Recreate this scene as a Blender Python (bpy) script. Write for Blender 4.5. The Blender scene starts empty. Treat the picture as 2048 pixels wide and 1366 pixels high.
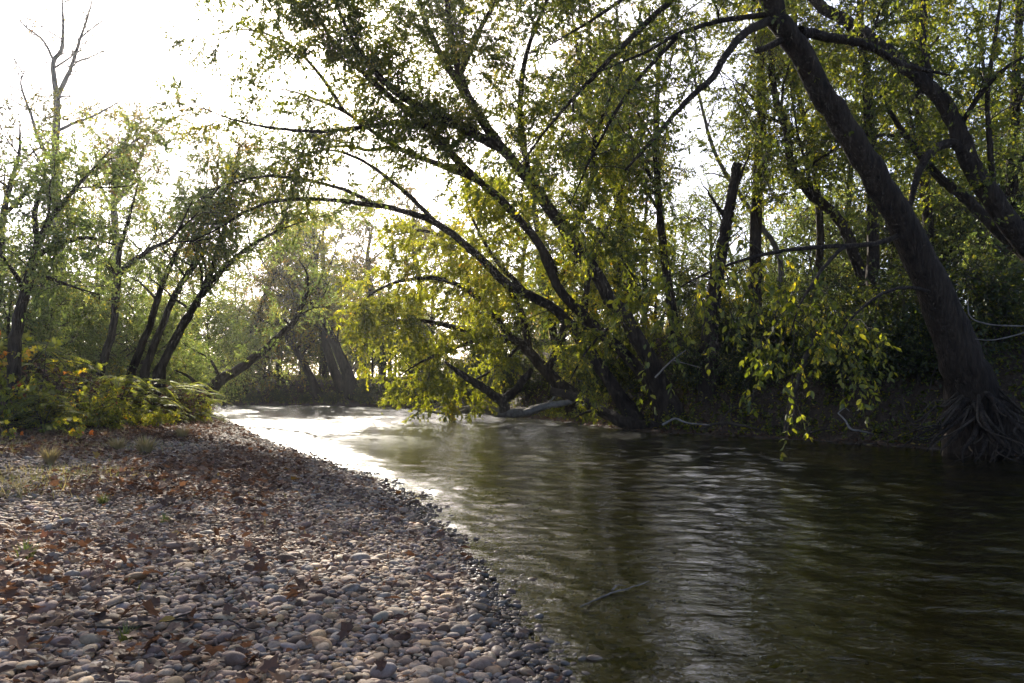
import bpy, bmesh, math
import numpy as np
from mathutils import Vector

C = bpy.context.scene.collection
rng = np.random.default_rng(7)
PI = math.pi

# ------------------------------------------------------------------ camera
LENS = 28.0
F = 2048 * LENS / 36.0
CAM = np.array([0.0, 0.0, 1.25])
PITCH = math.atan((768 - 683) / F)
FW = np.array([0, math.cos(PITCH), math.sin(PITCH)])
UP = np.array([0, -math.sin(PITCH), math.cos(PITCH)])
RT = np.array([1.0, 0, 0])


def ray(px, py):
    return FW + RT * (px - 1024) / F + UP * (683 - py) / F


def at(px, py, Y):
    d = ray(px, py)
    return CAM + d * (Y / d[1])


cam = bpy.data.objects.new('camera', bpy.data.cameras.new('camera'))
C.objects.link(cam)
cam.location = CAM
cam.rotation_euler = (PI / 2 + PITCH, 0, 0)
cam.data.lens = LENS
cam.data.sensor_width = 36
cam.data.clip_start = 0.05
cam.data.clip_end = 3000
bpy.context.scene.camera = cam

# ------------------------------------------------------------------ helpers


def nrm(v):
    return v / np.maximum(np.linalg.norm(v, axis=-1, keepdims=True), 1e-9)


class Acc:
    def __init__(s):
        s.V, s.Q, s.T, s.a, s.n = [], [], [], [], 0

    def add(s, V, Q=None, T=None, a=None):
        V = np.asarray(V, float).reshape(-1, 3)
        if Q is not None and len(Q):
            s.Q.append(np.asarray(Q, int).reshape(-1, 4) + s.n)
        if T is not None and len(T):
            s.T.append(np.asarray(T, int).reshape(-1, 3) + s.n)
        s.V.append(V)
        s.a.append(np.full(len(V), 0.5) if a is None else np.asarray(a, float).ravel())
        s.n += len(V)

    def build(s, name, mat, parent=None, base=(0, 0, 0), smooth=True, cols=None):
        V = np.concatenate(s.V) - np.asarray(base)
        Q = np.concatenate(s.Q) if s.Q else np.zeros((0, 4), int)
        T = np.concatenate(s.T) if s.T else np.zeros((0, 3), int)
        me = bpy.data.meshes.new(name)
        me.vertices.add(len(V))
        me.vertices.foreach_set('co', V.astype(np.float32).ravel())
        me.loops.add(Q.size + T.size)
        me.loops.foreach_set('vertex_index', np.concatenate([Q.ravel(), T.ravel()]).astype(np.int32))
        me.polygons.add(len(Q) + len(T))
        ls = np.concatenate([np.arange(len(Q)) * 4, Q.size + np.arange(len(T)) * 3]).astype(np.int32)
        me.polygons.foreach_set('loop_start', ls)
        me.polygons.foreach_set('use_smooth', np.full(len(ls), bool(smooth)))
        at_ = me.attributes.new('tint', 'FLOAT', 'POINT')
        at_.data.foreach_set('value', np.concatenate(s.a).astype(np.float32))
        if cols is not None:
            ca = me.attributes.new('shade', 'FLOAT_COLOR', 'POINT')
            ca.data.foreach_set('color', cols.astype(np.float32).ravel())
        me.update(calc_edges=True)
        me.materials.append(mat)
        o = bpy.data.objects.new(name, me)
        C.objects.link(o)
        if parent is not None:
            o.parent = parent
        else:
            o.location = base
        return o


def tag(o, label=None, cat=None, group=None, kind=None):
    if label:
        o['label'] = label
    if cat:
        o['category'] = cat
    if group:
        o['group'] = group
    if kind:
        o['kind'] = kind
    return o


def thing(name, label, cat, loc, group=None):
    o = bpy.data.objects.new(name, None)
    o.empty_display_size = 0.3
    C.objects.link(o)
    o.location = loc
    return tag(o, label, cat, group)


def copy_tree(root, loc, rz, sc=1.0, tilt=(0, 0)):
    r = root.copy()
    C.objects.link(r)
    r.location = loc
    r.rotation_euler = (tilt[0], tilt[1], rz)
    r.scale = (sc, sc, sc) if np.isscalar(sc) else sc
    for ch in list(root.children):
        c = ch.copy()
        C.objects.link(c)
        c.parent = r
        for g in list(ch.children):
            d = g.copy()
            C.objects.link(d)
            d.parent = c
    return r


def smooth_line(pts, n):
    """Catmull-Rom through the rows of pts (any number of columns)."""
    P = np.asarray(pts, float)
    if len(P) < 3:
        t = np.linspace(0, 1, n)[:, None]
        return P[0] * (1 - t) + P[-1] * t
    E = np.vstack([2 * P[0] - P[1], P, 2 * P[-1] - P[-2]])
    u = np.linspace(0, len(P) - 1, n)
    i = np.minimum(u.astype(int), len(P) - 2)
    f = (u - i)[:, None]
    p0, p1, p2, p3 = E[i], E[i + 1], E[i + 2], E[i + 3]
    return 0.5 * (2 * p1 + (p2 - p0) * f + (2 * p0 - 5 * p1 + 4 * p2 - p3) * f ** 2 + (3 * p1 - p0 - 3 * p2 + p3) * f ** 3)


def tubes(acc, P, R, s, tint=None, lump=0.0, cap=False):
    """P (N,K,3) centre lines, R (N,K) radii, s sides."""
    P = np.asarray(P, float)
    R = np.asarray(R, float)
    N, K, _ = P.shape
    T = nrm(np.gradient(P, axis=1))
    ax = np.eye(3)
    m = np.abs(np.einsum('nkc,ac->nka', T, ax)).max(1)
    ref = ax[m.argmin(1)][:, None, :]
    U = nrm(np.cross(T, np.broadcast_to(ref, T.shape)))
    W = np.cross(T, U)
    a = np.linspace(0, 2 * PI, s, endpoint=False)
    rr = R[:, :, None] * np.ones(s)
    if lump:
        k = np.arange(K)[None, :, None]
        ph = rng.uniform(0, 6.28, (N, 1, 1))
        rr = rr * (1 + lump * (np.sin(3 * a + ph + 0.21 * k) * 0.5 + np.sin(5 * a - ph + 0.37 * k) * 0.35 + np.sin(k * 0.9 + ph * 2 + 2 * a) * 0.4))
    V = P[:, :, None] + rr[..., None] * (np.cos(a)[None, None, :, None] * U[:, :, None] + np.sin(a)[None, None, :, None] * W[:, :, None])
    idx = np.arange(N * K * s).reshape(N, K, s)
    nx = np.roll(idx, -1, 2)
    Q = np.stack([idx[:, :-1], nx[:, :-1], nx[:, 1:], idx[:, 1:]], -1).reshape(-1, 4)
    tt = None if tint is None else np.repeat(tint, K * s)
    Tc = None
    V = V.reshape(-1, 3)
    if cap:
        tips = np.arange(N) + len(V)
        V = np.vstack([V, P[:, -1]])
        Tc = np.stack([idx[:, -1], nx[:, -1], np.broadcast_to(tips[:, None], (N, s))], -1).reshape(-1, 3)
        if tt is not None:
            tt = np.append(tt, tint)
    acc.add(V, Q, Tc, tt)


LEAF = {
    'rhomb': (np.array([[0, 0, 0], [1, 0, -.06], [.42, .26, .07], [.42, -.26, .07]]), None, np.array([[0, 3, 1], [0, 1, 2]])),
    'ovate': (np.array([[0, 0, 0], [.22, .2, .06], [.58, .24, .07], [1, 0, -.10], [.58, -.24, .07], [.22, -.2, .06]]), np.array([[0, 5, 4, 3], [0, 3, 2, 1]]), None),
    'narrow': (np.array([[0, 0, 0], [1, 0, -.1], [.45, .11, .03], [.45, -.11, .03]]), None, np.array([[0, 3, 1], [0, 1, 2]])),
}
LEAF['blade'] = (np.array([[0, -.03, 0], [0, .03, 0], [.55, .028, .05], [.55, -.028, .05], [1, 0, -.06]]), np.array([[0, 1, 2, 3]]), np.array([[3, 2, 4]]))
_ang = np.radians([180, 130, 108, 82, 62, 40, 22, 0, -22, -40, -62, -82, -108, -130])
_rad = np.array([.30, .42, .62, .46, .72, .42, .52, .86, .52, .42, .72, .46, .62, .42])
_lob = np.stack([_rad * np.cos(_ang) + .28, _rad * np.sin(_ang), .16 * np.abs(np.sin(_ang)) * _rad + .05 * np.cos(3 * _ang)], 1)
_n = len(_lob)
LEAF['lobed'] = (np.vstack([_lob, [[.28, 0, 0]]]), None, np.array([[i, (i + 1) % _n, _n] for i in range(_n)])[:, ::-1])


def leaves(acc, P, D, Nn, S, tint, kind='rhomb'):
    tv, tq, tt = LEAF[kind]
    D = nrm(D)
    B = nrm(np.cross(Nn, D))
    N2 = np.cross(D, B)
    V = P[:, None] + S[:, None, None] * (tv[None, :, 0:1] * D[:, None] + tv[None, :, 1:2] * B[:, None] + tv[None, :, 2:3] * N2[:, None])
    off = (np.arange(len(P)) * len(tv))[:, None, None]
    acc.add(V.reshape(-1, 3), None if tq is None else (tq[None] + off).reshape(-1, 4),
            None if tt is None else (tt[None] + off).reshape(-1, 3), np.repeat(tint, len(tv)))


def rdir(n):
    return nrm(rng.normal(size=(n, 3)))


def grow(limbs, tw, lf, dens=4, L=(.8, 2.0), t0=.25, droop=.25, up=.25, ntw=10, twL=(.25, .7), hang=.2, nlv=12,
         leaf=(.05, .085), kind='rhomb', tint=.45, spread=.16, br=.018, bias=(0, 0, 0), t1=1.0, out=1.0, thin=1.0):
    """secondary branches, twigs and leaves along the limbs: [(P, R), ...]"""
    O, TA, TT = [], [], []
    for P, R in limbs:
        seg = np.linalg.norm(np.diff(P, axis=0), axis=1)
        n = max(2, int(seg.sum() * dens * (t1 - t0)))
        t = np.sort(rng.uniform(t0, t1, n)) * (len(P) - 1)
        i = np.minimum(t.astype(int), len(P) - 2)
        f = (t - i)[:, None]
        O.append(P[i] * (1 - f) + P[i + 1] * f)
        TA.append(nrm(P[i + 1] - P[i]))
        TT.append(t / (len(P) - 1))
    O, TA, TT = np.concatenate(O), np.concatenate(TA), np.concatenate(TT)
    n = len(O)
    D = rdir(n)
    D = nrm(D - TA * (D * TA).sum(1, keepdims=True))
    D = nrm(D * out + TA * rng.uniform(.3, .9, (n, 1)) + np.array([0, 0, up]) + np.array(bias))
    Ln = rng.uniform(*L, n) * (1 - .35 * TT)
    s = np.linspace(0, 1, 7)[None, :, None]
    wig = np.cumsum(rng.normal(0, .035, (n, 7, 3)), 1) * Ln[:, None, None]
    wig[:, 0] = 0
    BP = O[:, None] + D[:, None] * Ln[:, None, None] * s + np.array([0, 0, -1.0]) * (droop * Ln[:, None, None]) * s ** 2 + wig
    BR = br * (Ln[:, None] / L[1]) * (1.15 - s[None, :, :, 0][0]) * thin
    tubes(tw, BP, np.maximum(BR, .0025), 4)
    # twigs
    b = np.repeat(np.arange(n), ntw)
    m = len(b)
    u = rng.uniform(.15, 1, m) * 6
    u[::ntw] = 5.9
    i = np.minimum(u.astype(int), 5)
    f = (u - i)[:, None]
    TO = BP[b, i] * (1 - f) + BP[b, i + 1] * f
    bt = nrm(BP[b, i + 1] - BP[b, i])
    TD = nrm(bt * .8 + rdir(m) * .85 + np.array([0, 0, -hang]))
    TL = rng.uniform(*twL, m)
    s = np.linspace(0, 1, 4)[None, :, None]
    TP = TO[:, None] + TD[:, None] * TL[:, None, None] * s + np.array([0, 0, -1.]) * (hang * .7 * TL[:, None, None]) * s ** 2
    tubes(tw, TP, np.broadcast_to(np.array([.004, .0035, .0028, .0015]) * thin, (m, 4)), 3)
    if nlv <= 0:
        return
    k = np.repeat(np.arange(m), nlv)
    q = len(k)
    u = rng.uniform(.1, 1.0, q) * 3
    i = np.minimum(u.astype(int), 2)
    f = (u - i)[:, None]
    LP = TP[k, i] * (1 - f) + TP[k, i + 1] * f
    tt = nrm(TP[k, i + 1] - TP[k, i])
    LD = tt * .55 + rdir(q) * .8 + np.array([0, 0, -.45])
    LN = rdir(q) + np.array([0, 0, .7])
    bt_ = rng.normal(0, spread * .75, n)[b][k]
    ti = np.clip(tint + bt_ + rng.normal(0, spread, q), .0, 1)
    leaves(lf, LP, LD, LN, rng.uniform(*leaf, q), ti, kind)


# ------------------------------------------------------------------ materials


def new_mat(name):
    m = bpy.data.materials.new(name)
    m.use_nodes = True
    nt = m.node_tree
    nt.nodes.clear()
    out = nt.nodes.new('ShaderNodeOutputMaterial')
    return m, nt, out


def N(nt, typ, **kw):
    n = nt.nodes.new(typ)
    for k, v in kw.items():
        if k.startswith('i_'):
            n.inputs[k[2:].replace('_', ' ')].default_value = v
        else:
            setattr(n, k, v)
    return n


def ramp(nt, stops, fac=None, interp='LINEAR'):
    r = nt.nodes.new('ShaderNodeValToRGB')
    r.color_ramp.interpolation = interp
    e = r.color_ramp.elements
    while len(e) < len(stops):
        e.new(.5)
    for k, (p, c) in enumerate(stops):
        e[k].position = p
        e[k].color = (*c, 1) if len(c) == 3 else c
    if fac is not None:
        nt.links.new(fac, r.inputs['Fac'])
    return r


def leaf_mat(name, stops, trans=.55, gloss=.035, tboost=(2.6, 2.4, .8), rough=.45):
    m, nt, out = new_mat(name)
    a = N(nt, 'ShaderNodeAttribute', attribute_name='tint')
    col = ramp(nt, stops, a.outputs['Fac'])
    d = N(nt, 'ShaderNodeBsdfDiffuse')
    t = N(nt, 'ShaderNodeBsdfTranslucent')
    g = N(nt, 'ShaderNodeBsdfGlossy', i_Roughness=rough)
    g.inputs['Color'].default_value = (.9, .9, .9, 1)
    mul = N(nt, 'ShaderNodeMix', data_type='RGBA', blend_type='MULTIPLY')
    mul.inputs[0].default_value = 1
    mul.inputs[7].default_value = (*tboost, 1)
    nt.links.new(col.outputs['Color'], mul.inputs[6])
    nt.links.new(col.outputs['Color'], d.inputs['Color'])
    nt.links.new(mul.outputs[2], t.inputs['Color'])
    m1 = N(nt, 'ShaderNodeMixShader')
    m1.inputs[0].default_value = trans
    m2 = N(nt, 'ShaderNodeMixShader')
    m2.inputs[0].default_value = gloss
    nt.links.new(d.outputs[0], m1.inputs[1])
    nt.links.new(t.outputs[0], m1.inputs[2])
    nt.links.new(m1.outputs[0], m2.inputs[1])
    nt.links.new(g.outputs[0], m2.inputs[2])
    nt.links.new(m2.outputs[0], out.inputs['Surface'])
    return m


def bark_mat(name, dark, light, scale=9, bump=.5, stretch=.35):
    m, nt, out = new_mat(name)
    tc = N(nt, 'ShaderNodeTexCoord')
    mp = N(nt, 'ShaderNodeMapping')
    mp.inputs['Scale'].default_value = (1, 1, stretch)
    nt.links.new(tc.outputs['Object'], mp.inputs['Vector'])
    n1 = N(nt, 'ShaderNodeTexNoise', i_Scale=scale, i_Detail=7.0, i_Roughness=.65)
    v = N(nt, 'ShaderNodeTexVoronoi', feature='DISTANCE_TO_EDGE', i_Scale=scale * 1.7)
    n2 = N(nt, 'ShaderNodeTexNoise', i_Scale=1.6, i_Detail=3.0)
    for x in (n1, v, n2):
        nt.links.new(mp.outputs[0], x.inputs['Vector'])
    ad = N(nt, 'ShaderNodeMath', operation='MULTIPLY_ADD')
    nt.links.new(n2.outputs['Fac'], ad.inputs[0])
    ad.inputs[1].default_value = .6
    nt.links.new(n1.outputs['Fac'], ad.inputs[2])
    r = ramp(nt, [(.55, dark), (1.0, light)], ad.outputs[0])
    p = N(nt, 'ShaderNodeBsdfPrincipled', i_Roughness=.9)
    p.inputs['Specular IOR Level'].default_value = .2
    nt.links.new(r.outputs['Color'], p.inputs['Base Color'])
    h = N(nt, 'ShaderNodeMath', operation='MULTIPLY_ADD')
    nt.links.new(v.outputs['Distance'], h.inputs[0])
    h.inputs[1].default_value = 1.2
    nt.links.new(n1.outputs['Fac'], h.inputs[2])
    b = N(nt, 'ShaderNodeBump', i_Strength=bump, i_Distance=.04)
    nt.links.new(h.outputs[0], b.inputs['Height'])
    nt.links.new(b.outputs[0], p.inputs['Normal'])
    nt.links.new(p.outputs[0], out.inputs['Surface'])
    return m


M = {}
M['bark'] = bark_mat('bark', (.009, .006, .0045), (.062, .043, .030), scale=11, bump=1.0, stretch=.22)
M['bark_pale'] = bark_mat('bark_pale', (.07, .06, .055), (.22, .19, .17), scale=6)
M['bark_fine'] = bark_mat('bark_fine', (.028, .021, .016), (.08, .064, .05), scale=14, bump=.3)
M['root'] = bark_mat('root', (.022, .016, .011), (.09, .066, .046), scale=12, stretch=.8)
M['deadwood'] = bark_mat('deadwood', (.09, .075, .06), (.30, .26, .22), scale=8, stretch=.8)
G0, G1, G2, G3, YL, OR, RD, BR = (.032, .046, .009), (.062, .085, .013), (.105, .122, .017), (.165, .175, .022), (.33, .27, .03), (.32, .13, .02), (.25, .045, .02), (.10, .055, .03)
M['leaf_green'] = leaf_mat('leaf_green', [(0, G0), (.35, G1), (.6, G2), (.82, G3), (1, YL)])
M['leaf_lit'] = leaf_mat('leaf_lit', [(0, G2), (.3, (.14, .16, .022)), (.6, (.22, .22, .03)), (.85, YL), (1, OR)], tboost=(2.8, 2.6, .7))  # yellow-green leaf, its colours raised to look sunlit
M['leaf_pale'] = leaf_mat('leaf_pale', [(0, G1), (.4, (.10, .14, .045)), (.75, (.17, .19, .07)), (1, YL)], tboost=(2.5, 2.4, 1.3))
M['leaf_olive'] = leaf_mat('leaf_olive', [(0, G0), (.3, (.07, .075, .02)), (.6, (.13, .11, .025)), (.85, (.24, .17, .03)), (1, OR)])
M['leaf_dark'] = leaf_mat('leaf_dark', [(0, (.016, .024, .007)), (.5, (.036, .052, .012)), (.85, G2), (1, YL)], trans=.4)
M['leaf_autumn'] = leaf_mat('leaf_autumn', tboost=(1.7, 1.6, .6), stops= [(0, G3), (.25, (.25, .28, .03)), (.5, (.48, .42, .04)), (.72, (.5, .26, .02)), (.9, (.4, .09, .02)), (1, RD)])
M['leaf_brown'] = leaf_mat('leaf_brown', [(0, (.06, .036, .024)), (.4, (.115, .073, .05)), (.72, (.25, .155, .095)), (.9, (.18, .075, .04)), (1, (.36, .26, .06))], trans=.25, tboost=(1.1, .82, .62), gloss=.02)
M['frond'] = leaf_mat('frond', [(0, (.06, .085, .03)), (.5, (.13, .16, .05)), (1, (.27, .24, .07))])
M['grass'] = leaf_mat('grass', tboost=(1.3, 1.2, .7), stops= [(0, (.07, .10, .025)), (.35, (.15, .17, .05)), (.6, (.32, .27, .13)), (1, (.42, .33, .20))], trans=.35)

# ------------------------------------------------------------------ terrain
LSH = np.array([(40, -40), (14, -14), (6, -4), (2.2, 1.0), (.62, 2.6), (.24, 3.33), (-.14, 5.0), (-.40, 6.2), (-1.35, 9.4), (-3.1, 13.1), (-5.4, 17.8), (-9.9, 27.6), (-13.6, 35), (-21, 42.5), (-34, 47), (-62, 50)], float)
RSH = np.array([(60, -34), (26, -10), (17, 3), (12.2, 10), (9.0, 13.2), (7.6, 16.2), (5.6, 18.8), (3.2, 21.3), (1.1, 28.2), (-1.6, 34.5), (-5.8, 41.8), (-10.5, 45.8), (-20, 49), (-34, 53.5), (-62, 57)], float)
LSH = smooth_line(LSH, 64)
RSH = smooth_line(RSH, 64)


def pdist(x, y, L):
    x = np.asarray(x, float).ravel()
    y = np.asarray(y, float).ravel()
    best = np.full(len(x), 1e9)
    for a, b in zip(L[:-1], L[1:]):
        d = b - a
        t = np.clip(((x - a[0]) * d[0] + (y - a[1]) * d[1]) / (d @ d), 0, 1)
        best = np.minimum(best, np.hypot(x - a[0] - t * d[0], y - a[1] - t * d[1]))
    return best


def inside(x, y, poly):
    x = np.asarray(x, float).ravel()
    y = np.asarray(y, float).ravel()
    r = np.zeros(len(x), bool)
    j = len(poly) - 1
    for i in range(len(poly)):
        xi, yi = poly[i]
        xj, yj = poly[j]
        if yi != yj:
            c = ((yi > y) != (yj > y)) & (x < (xj - xi) * (y - yi) / (yj - yi) + xi)
            r ^= c
        j = i
    return r


RIVER = np.vstack([LSH, RSH[::-1]])


def bumpy(x, y, sc, seed):
    g = np.random.default_rng(seed)
    z = 0
    for k in range(14):
        a = g.uniform(0, 6.28)
        w = sc * g.uniform(.5, 2.2)
        z = z + np.sin((x * math.cos(a) + y * math.sin(a)) * w + g.uniform(0, 6.28)) / 14 ** .5
    return z


def sstep(a, b, x):
    t = np.clip((x - a) / (b - a), 0, 1)
    return t * t * (3 - 2 * t)


def terrain(x, y):
    """height, signed kind: 0 river, 1 gravel side, 2 far side; distance to the shore"""
    sh = np.shape(x)
    x = np.asarray(x, float).ravel()
    y = np.asarray(y, float).ravel()
    dl, dr = pdist(x, y, LSH), pdist(x, y, RSH)
    w = inside(x, y, RIVER)
    left = (~w) & (dl < dr)
    n1, n2 = bumpy(x, y, .6, 1), bumpy(x, y, 3.0, 2)
    zw = -np.minimum(np.minimum(.10 * dl, .95), .35 * dr) * (1 + .12 * n1)
    d = dl
    zl = .30 * (1 - np.exp(-d / 2.6)) + .020 * np.minimum(d, 16) + .5 * sstep(7, 16, d) + n1 * .04 * sstep(.5, 4, d) + .010 * n2 * sstep(.1, .6, d)
    d = dr
    hi = np.where(x > -3, 2.55, 1.5)
    hi = 1.4 + 1.15 * sstep(-6, 1, x)
    zr = .10 * np.minimum(d, 1.6) + hi * sstep(.7, 4.2, d + .35 * n1) + n1 * .12 * sstep(.4, 2, d) + .07 * n2 * sstep(.1, .8, d) + .06 * bumpy(x, y, 1.7, 9) * sstep(.2, 1.5, d)
    z = np.where(w, zw, np.where(left, zl, zr))
    k = np.where(w, 0, np.where(left, 1, 2))
    return z.reshape(sh), k.reshape(sh), np.where(w, np.minimum(dl, dr), np.where(left, dl, dr)).reshape(sh)


def gz(x, y):
    return float(terrain(np.array([x]), np.array([y]))[0][0])


def ground(px, py):
    """where the sight line through a pixel meets the ground or the water"""
    d = ray(px, py)
    Y = np.concatenate([np.arange(1.5, 30, .05), np.arange(30, 90, .2)])
    P = CAM + d[None] * (Y / d[1])[:, None]
    z = np.maximum(terrain(P[:, 0], P[:, 1])[0], 0)
    h = np.nonzero(P[:, 2] <= z)[0]
    i = h[0] if len(h) else len(Y) - 1
    return np.array([P[i, 0], P[i, 1], z[i]])


def axis(lo, hi, c, n, k):
    a, b = math.asinh((lo - c) / k), math.asinh((hi - c) / k)
    return c + k * np.sinh(np.linspace(a, b, n))


gx, gy = axis(-900, 900, 0, 420, 9), axis(-120, 1500, 9, 430, 9)
X, Y = np.meshgrid(gx, gy)
Z, KD, DD = terrain(X, Y)
acc = Acc()
nx_, ny_ = len(gx), len(gy)
ii = np.arange(nx_ * ny_).reshape(ny_, nx_)
q = np.stack([ii[:-1, :-1], ii[:-1, 1:], ii[1:, 1:], ii[1:, :-1]], -1)
# zone: 0 river bed, .5 gravel, 1 woodland soil
zone = np.where(KD == 0, 0, np.where(KD == 1, .5 + .5 * sstep(4.2, 7.5, DD + bumpy(X, Y, .9, 5) * .8), 1.0))
acc.add(np.stack([X, Y, Z], -1), q, None, zone)
m, nt, out = new_mat('earth')
a = N(nt, 'ShaderNodeAttribute', attribute_name='tint')
tc = N(nt, 'ShaderNodeTexCoord')
v = N(nt, 'ShaderNodeTexVoronoi', i_Scale=17.0, i_Randomness=1.0)
v2 = N(nt, 'ShaderNodeTexVoronoi', i_Scale=7.0)
n1 = N(nt, 'ShaderNodeTexNoise', i_Scale=3.0, i_Detail=6.0, i_Roughness=.7)
n2 = N(nt, 'ShaderNodeTexNoise', i_Scale=28.0, i_Detail=5.0, i_Roughness=.75)
for x in (v, v2, n1, n2):
    nt.links.new(tc.outputs['Object'], x.inputs['Vector'])
bed = ramp(nt, [(0, (.07, .048, .016)), (.4, (.36, .265, .075)), (.75, (.48, .36, .12)), (1, (.13, .10, .04))], v2.outputs['Color'])
grav = ramp(nt, [(.3, (.05, .038, .03)), (.7, (.13, .10, .075))], n2.outputs['Fac'])
soil = ramp(nt, [(.25, (.022, .016, .011)), (.55, (.07, .045, .028)), (.8, (.13, .085, .05))], n2.outputs['Fac'])
mA = N(nt, 'ShaderNodeMix', data_type='RGBA')
mB = N(nt, 'ShaderNodeMix', data_type='RGBA')
r1 = ramp(nt, [(.0, (0, 0, 0)), (.25, (1, 1, 1))], a.outputs['Fac'])
r2 = ramp(nt, [(.55, (0, 0, 0)), (.9, (1, 1, 1))], a.outputs['Fac'])
nt.links.new(r1.outputs[0], mA.inputs[0])
nt.links.new(bed.outputs[0], mA.inputs[6])
nt.links.new(grav.outputs[0], mA.inputs[7])
nt.links.new(r2.outputs[0], mB.inputs[0])
nt.links.new(mA.outputs[2], mB.inputs[6])
nt.links.new(soil.outputs[0], mB.inputs[7])
p = N(nt, 'ShaderNodeBsdfPrincipled', i_Roughness=.85)
p.inputs['Specular IOR Level'].default_value = .25
nt.links.new(mB.outputs[2], p.inputs['Base Color'])
b = N(nt, 'ShaderNodeBump', i_Strength=.8, i_Distance=.03)
h = N(nt, 'ShaderNodeMath', operation='SUBTRACT')
nt.links.new(n2.outputs['Fac'], h.inputs[0])
nt.links.new(v.outputs['Distance'], h.inputs[1])
nt.links.new(h.outputs[0], b.inputs['Height'])
nt.links.new(b.outputs[0], p.inputs['Normal'])
nt.links.new(p.outputs[0], out.inputs['Surface'])
tag(acc.build('ground', m), kind='structure')

# ------------------------------------------------------------------ river
acc = Acc()


def waves(X, Y):
    g = np.random.default_rng(11)
    dist = np.hypot(X, Y)
    w = 0 * X
    # riffle along the far bank and in mid-stream, calmer beside the gravel
    dl = pdist(X, Y, LSH).reshape(X.shape)
    far = sstep(9, 24, Y)
    ru = .55 + .45 * sstep(1.0, 5.0, dl) + .4 * bumpy(X, Y, .45, 21) * sstep(.6, 3, dl) + 1.1 * (1 - sstep(.3, 1.5, dl)) * sstep(4, 8, Y) + .5 * far
    ru = np.clip(ru, .25, 1.8)
    for k in range(90):
        lam = .09 * (1.1 / .09) ** g.uniform(0, 1)
        a = -.45 + g.normal(0, .5)          # crest direction runs across the flow
        kx, ky = math.cos(a + PI / 2), math.sin(a + PI / 2)
        kk = 2 * PI / lam
        amp = .0115 * lam / (2 * PI) * 1.25 * (lam / .35) ** -.3
        warp = .35 * lam * bumpy(X, Y, 1.2 / max(lam, .25), 100 + k)
        fade = np.clip((lam * 62 - dist) / (lam * 26), 0, 1)
        w = w + amp * np.sin(kk * (X * kx + Y * ky + warp) + g.uniform(0, 6.28)) * fade
    return w * ru


wx, wy = axis(-62, 45, 1, 900, 5), axis(-24, 60, 6, 900, 6)
X, Y = np.meshgrid(wx, wy)
Zw = waves(X, Y)
TZ = terrain(X, Y)[0]
ii = np.arange(X.size).reshape(X.shape)
q = np.stack([ii[:-1, :-1], ii[:-1, 1:], ii[1:, 1:], ii[1:, :-1]], -1).reshape(-1, 4)
keep = (TZ.ravel()[q] < .06).any(1)
DLw = pdist(X, Y, LSH).reshape(X.shape)
rif = .85 * sstep(9, 22, Y) + .9 * (1 - sstep(.2, 1.4, DLw)) * sstep(4, 8, Y)
acc.add(np.stack([X, Y, Zw], -1), q[keep], None, np.clip(rif, 0, 1))
wcol = np.zeros((Zw.size, 4))
wcol[:, 0] = np.clip(-TZ.ravel(), 0, 1)
m, nt, out = new_mat('river_water')
tc = N(nt, 'ShaderNodeTexCoord')
mp = N(nt, 'ShaderNodeMapping')
mp.inputs['Rotation'].default_value = (0, 0, .72)
mp.inputs['Scale'].default_value = (1.0, 2.6, 1)
nt.links.new(tc.outputs['Object'], mp.inputs['Vector'])
n1 = N(nt, 'ShaderNodeTexNoise', i_Scale=7.0, i_Detail=3.0, i_Roughness=.55, i_Distortion=.6)
n2 = N(nt, 'ShaderNodeTexNoise', i_Scale=1.6, i_Detail=2.0)
nt.links.new(mp.outputs[0], n1.inputs['Vector'])
nt.links.new(mp.outputs[0], n2.inputs['Vector'])
b = N(nt, 'ShaderNodeBump', i_Strength=.28, i_Distance=.025)
nt.links.new(n1.outputs['Fac'], b.inputs['Height'])
b2 = N(nt, 'ShaderNodeBump', i_Strength=.15, i_Distance=.06)
nt.links.new(n2.outputs['Fac'], b2.inputs['Height'])
nt.links.new(b.outputs[0], b2.inputs['Normal'])
fr = N(nt, 'ShaderNodeFresnel', i_IOR=1.333)
nt.links.new(b2.outputs[0], fr.inputs['Normal'])
tr = N(nt, 'ShaderNodeBsdfTransparent')
dp = N(nt, 'ShaderNodeAttribute', attribute_name='shade')
tcol = ramp(nt, [(0, (.93, .90, .76)), (.25, (.66, .58, .32)), (.6, (.34, .29, .12)), (1, (.14, .12, .05))])
sp_ = N(nt, 'ShaderNodeSeparateColor')
nt.links.new(dp.outputs['Color'], sp_.inputs[0])
nt.links.new(sp_.outputs[0], tcol.inputs['Fac'])
nt.links.new(tcol.outputs[0], tr.inputs['Color'])
df = N(nt, 'ShaderNodeBsdfDiffuse')
df.inputs['Color'].default_value = (.012, .011, .0035, 1)
gl = N(nt, 'ShaderNodeBsdfGlossy', i_Roughness=.015)
gl.inputs['Color'].default_value = (1, 1, 1, 1)
at_ = N(nt, 'ShaderNodeAttribute', attribute_name='tint')
rm = N(nt, 'ShaderNodeMapRange')
rm.inputs[3].default_value, rm.inputs[4].default_value = .012, .19
nt.links.new(at_.outputs['Fac'], rm.inputs[0])
nt.links.new(rm.outputs[0], gl.inputs['Roughness'])
nt.links.new(b2.outputs[0], gl.inputs['Normal'])
m1, m2 = N(nt, 'ShaderNodeMixShader'), N(nt, 'ShaderNodeMixShader')
m1.inputs[0].default_value = .6
nt.links.new(b2.outputs[0], df.inputs['Normal'])
nt.links.new(tr.outputs[0], m1.inputs[1])
nt.links.new(df.outputs[0], m1.inputs[2])
nt.links.new(fr.outputs[0], m2.inputs[0])
nt.links.new(m1.outputs[0], m2.inputs[1])
nt.links.new(gl.outputs[0], m2.inputs[2])
nt.links.new(m2.outputs[0], out.inputs['Surface'])
tag(acc.build('water', m, cols=wcol), kind='structure')

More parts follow.
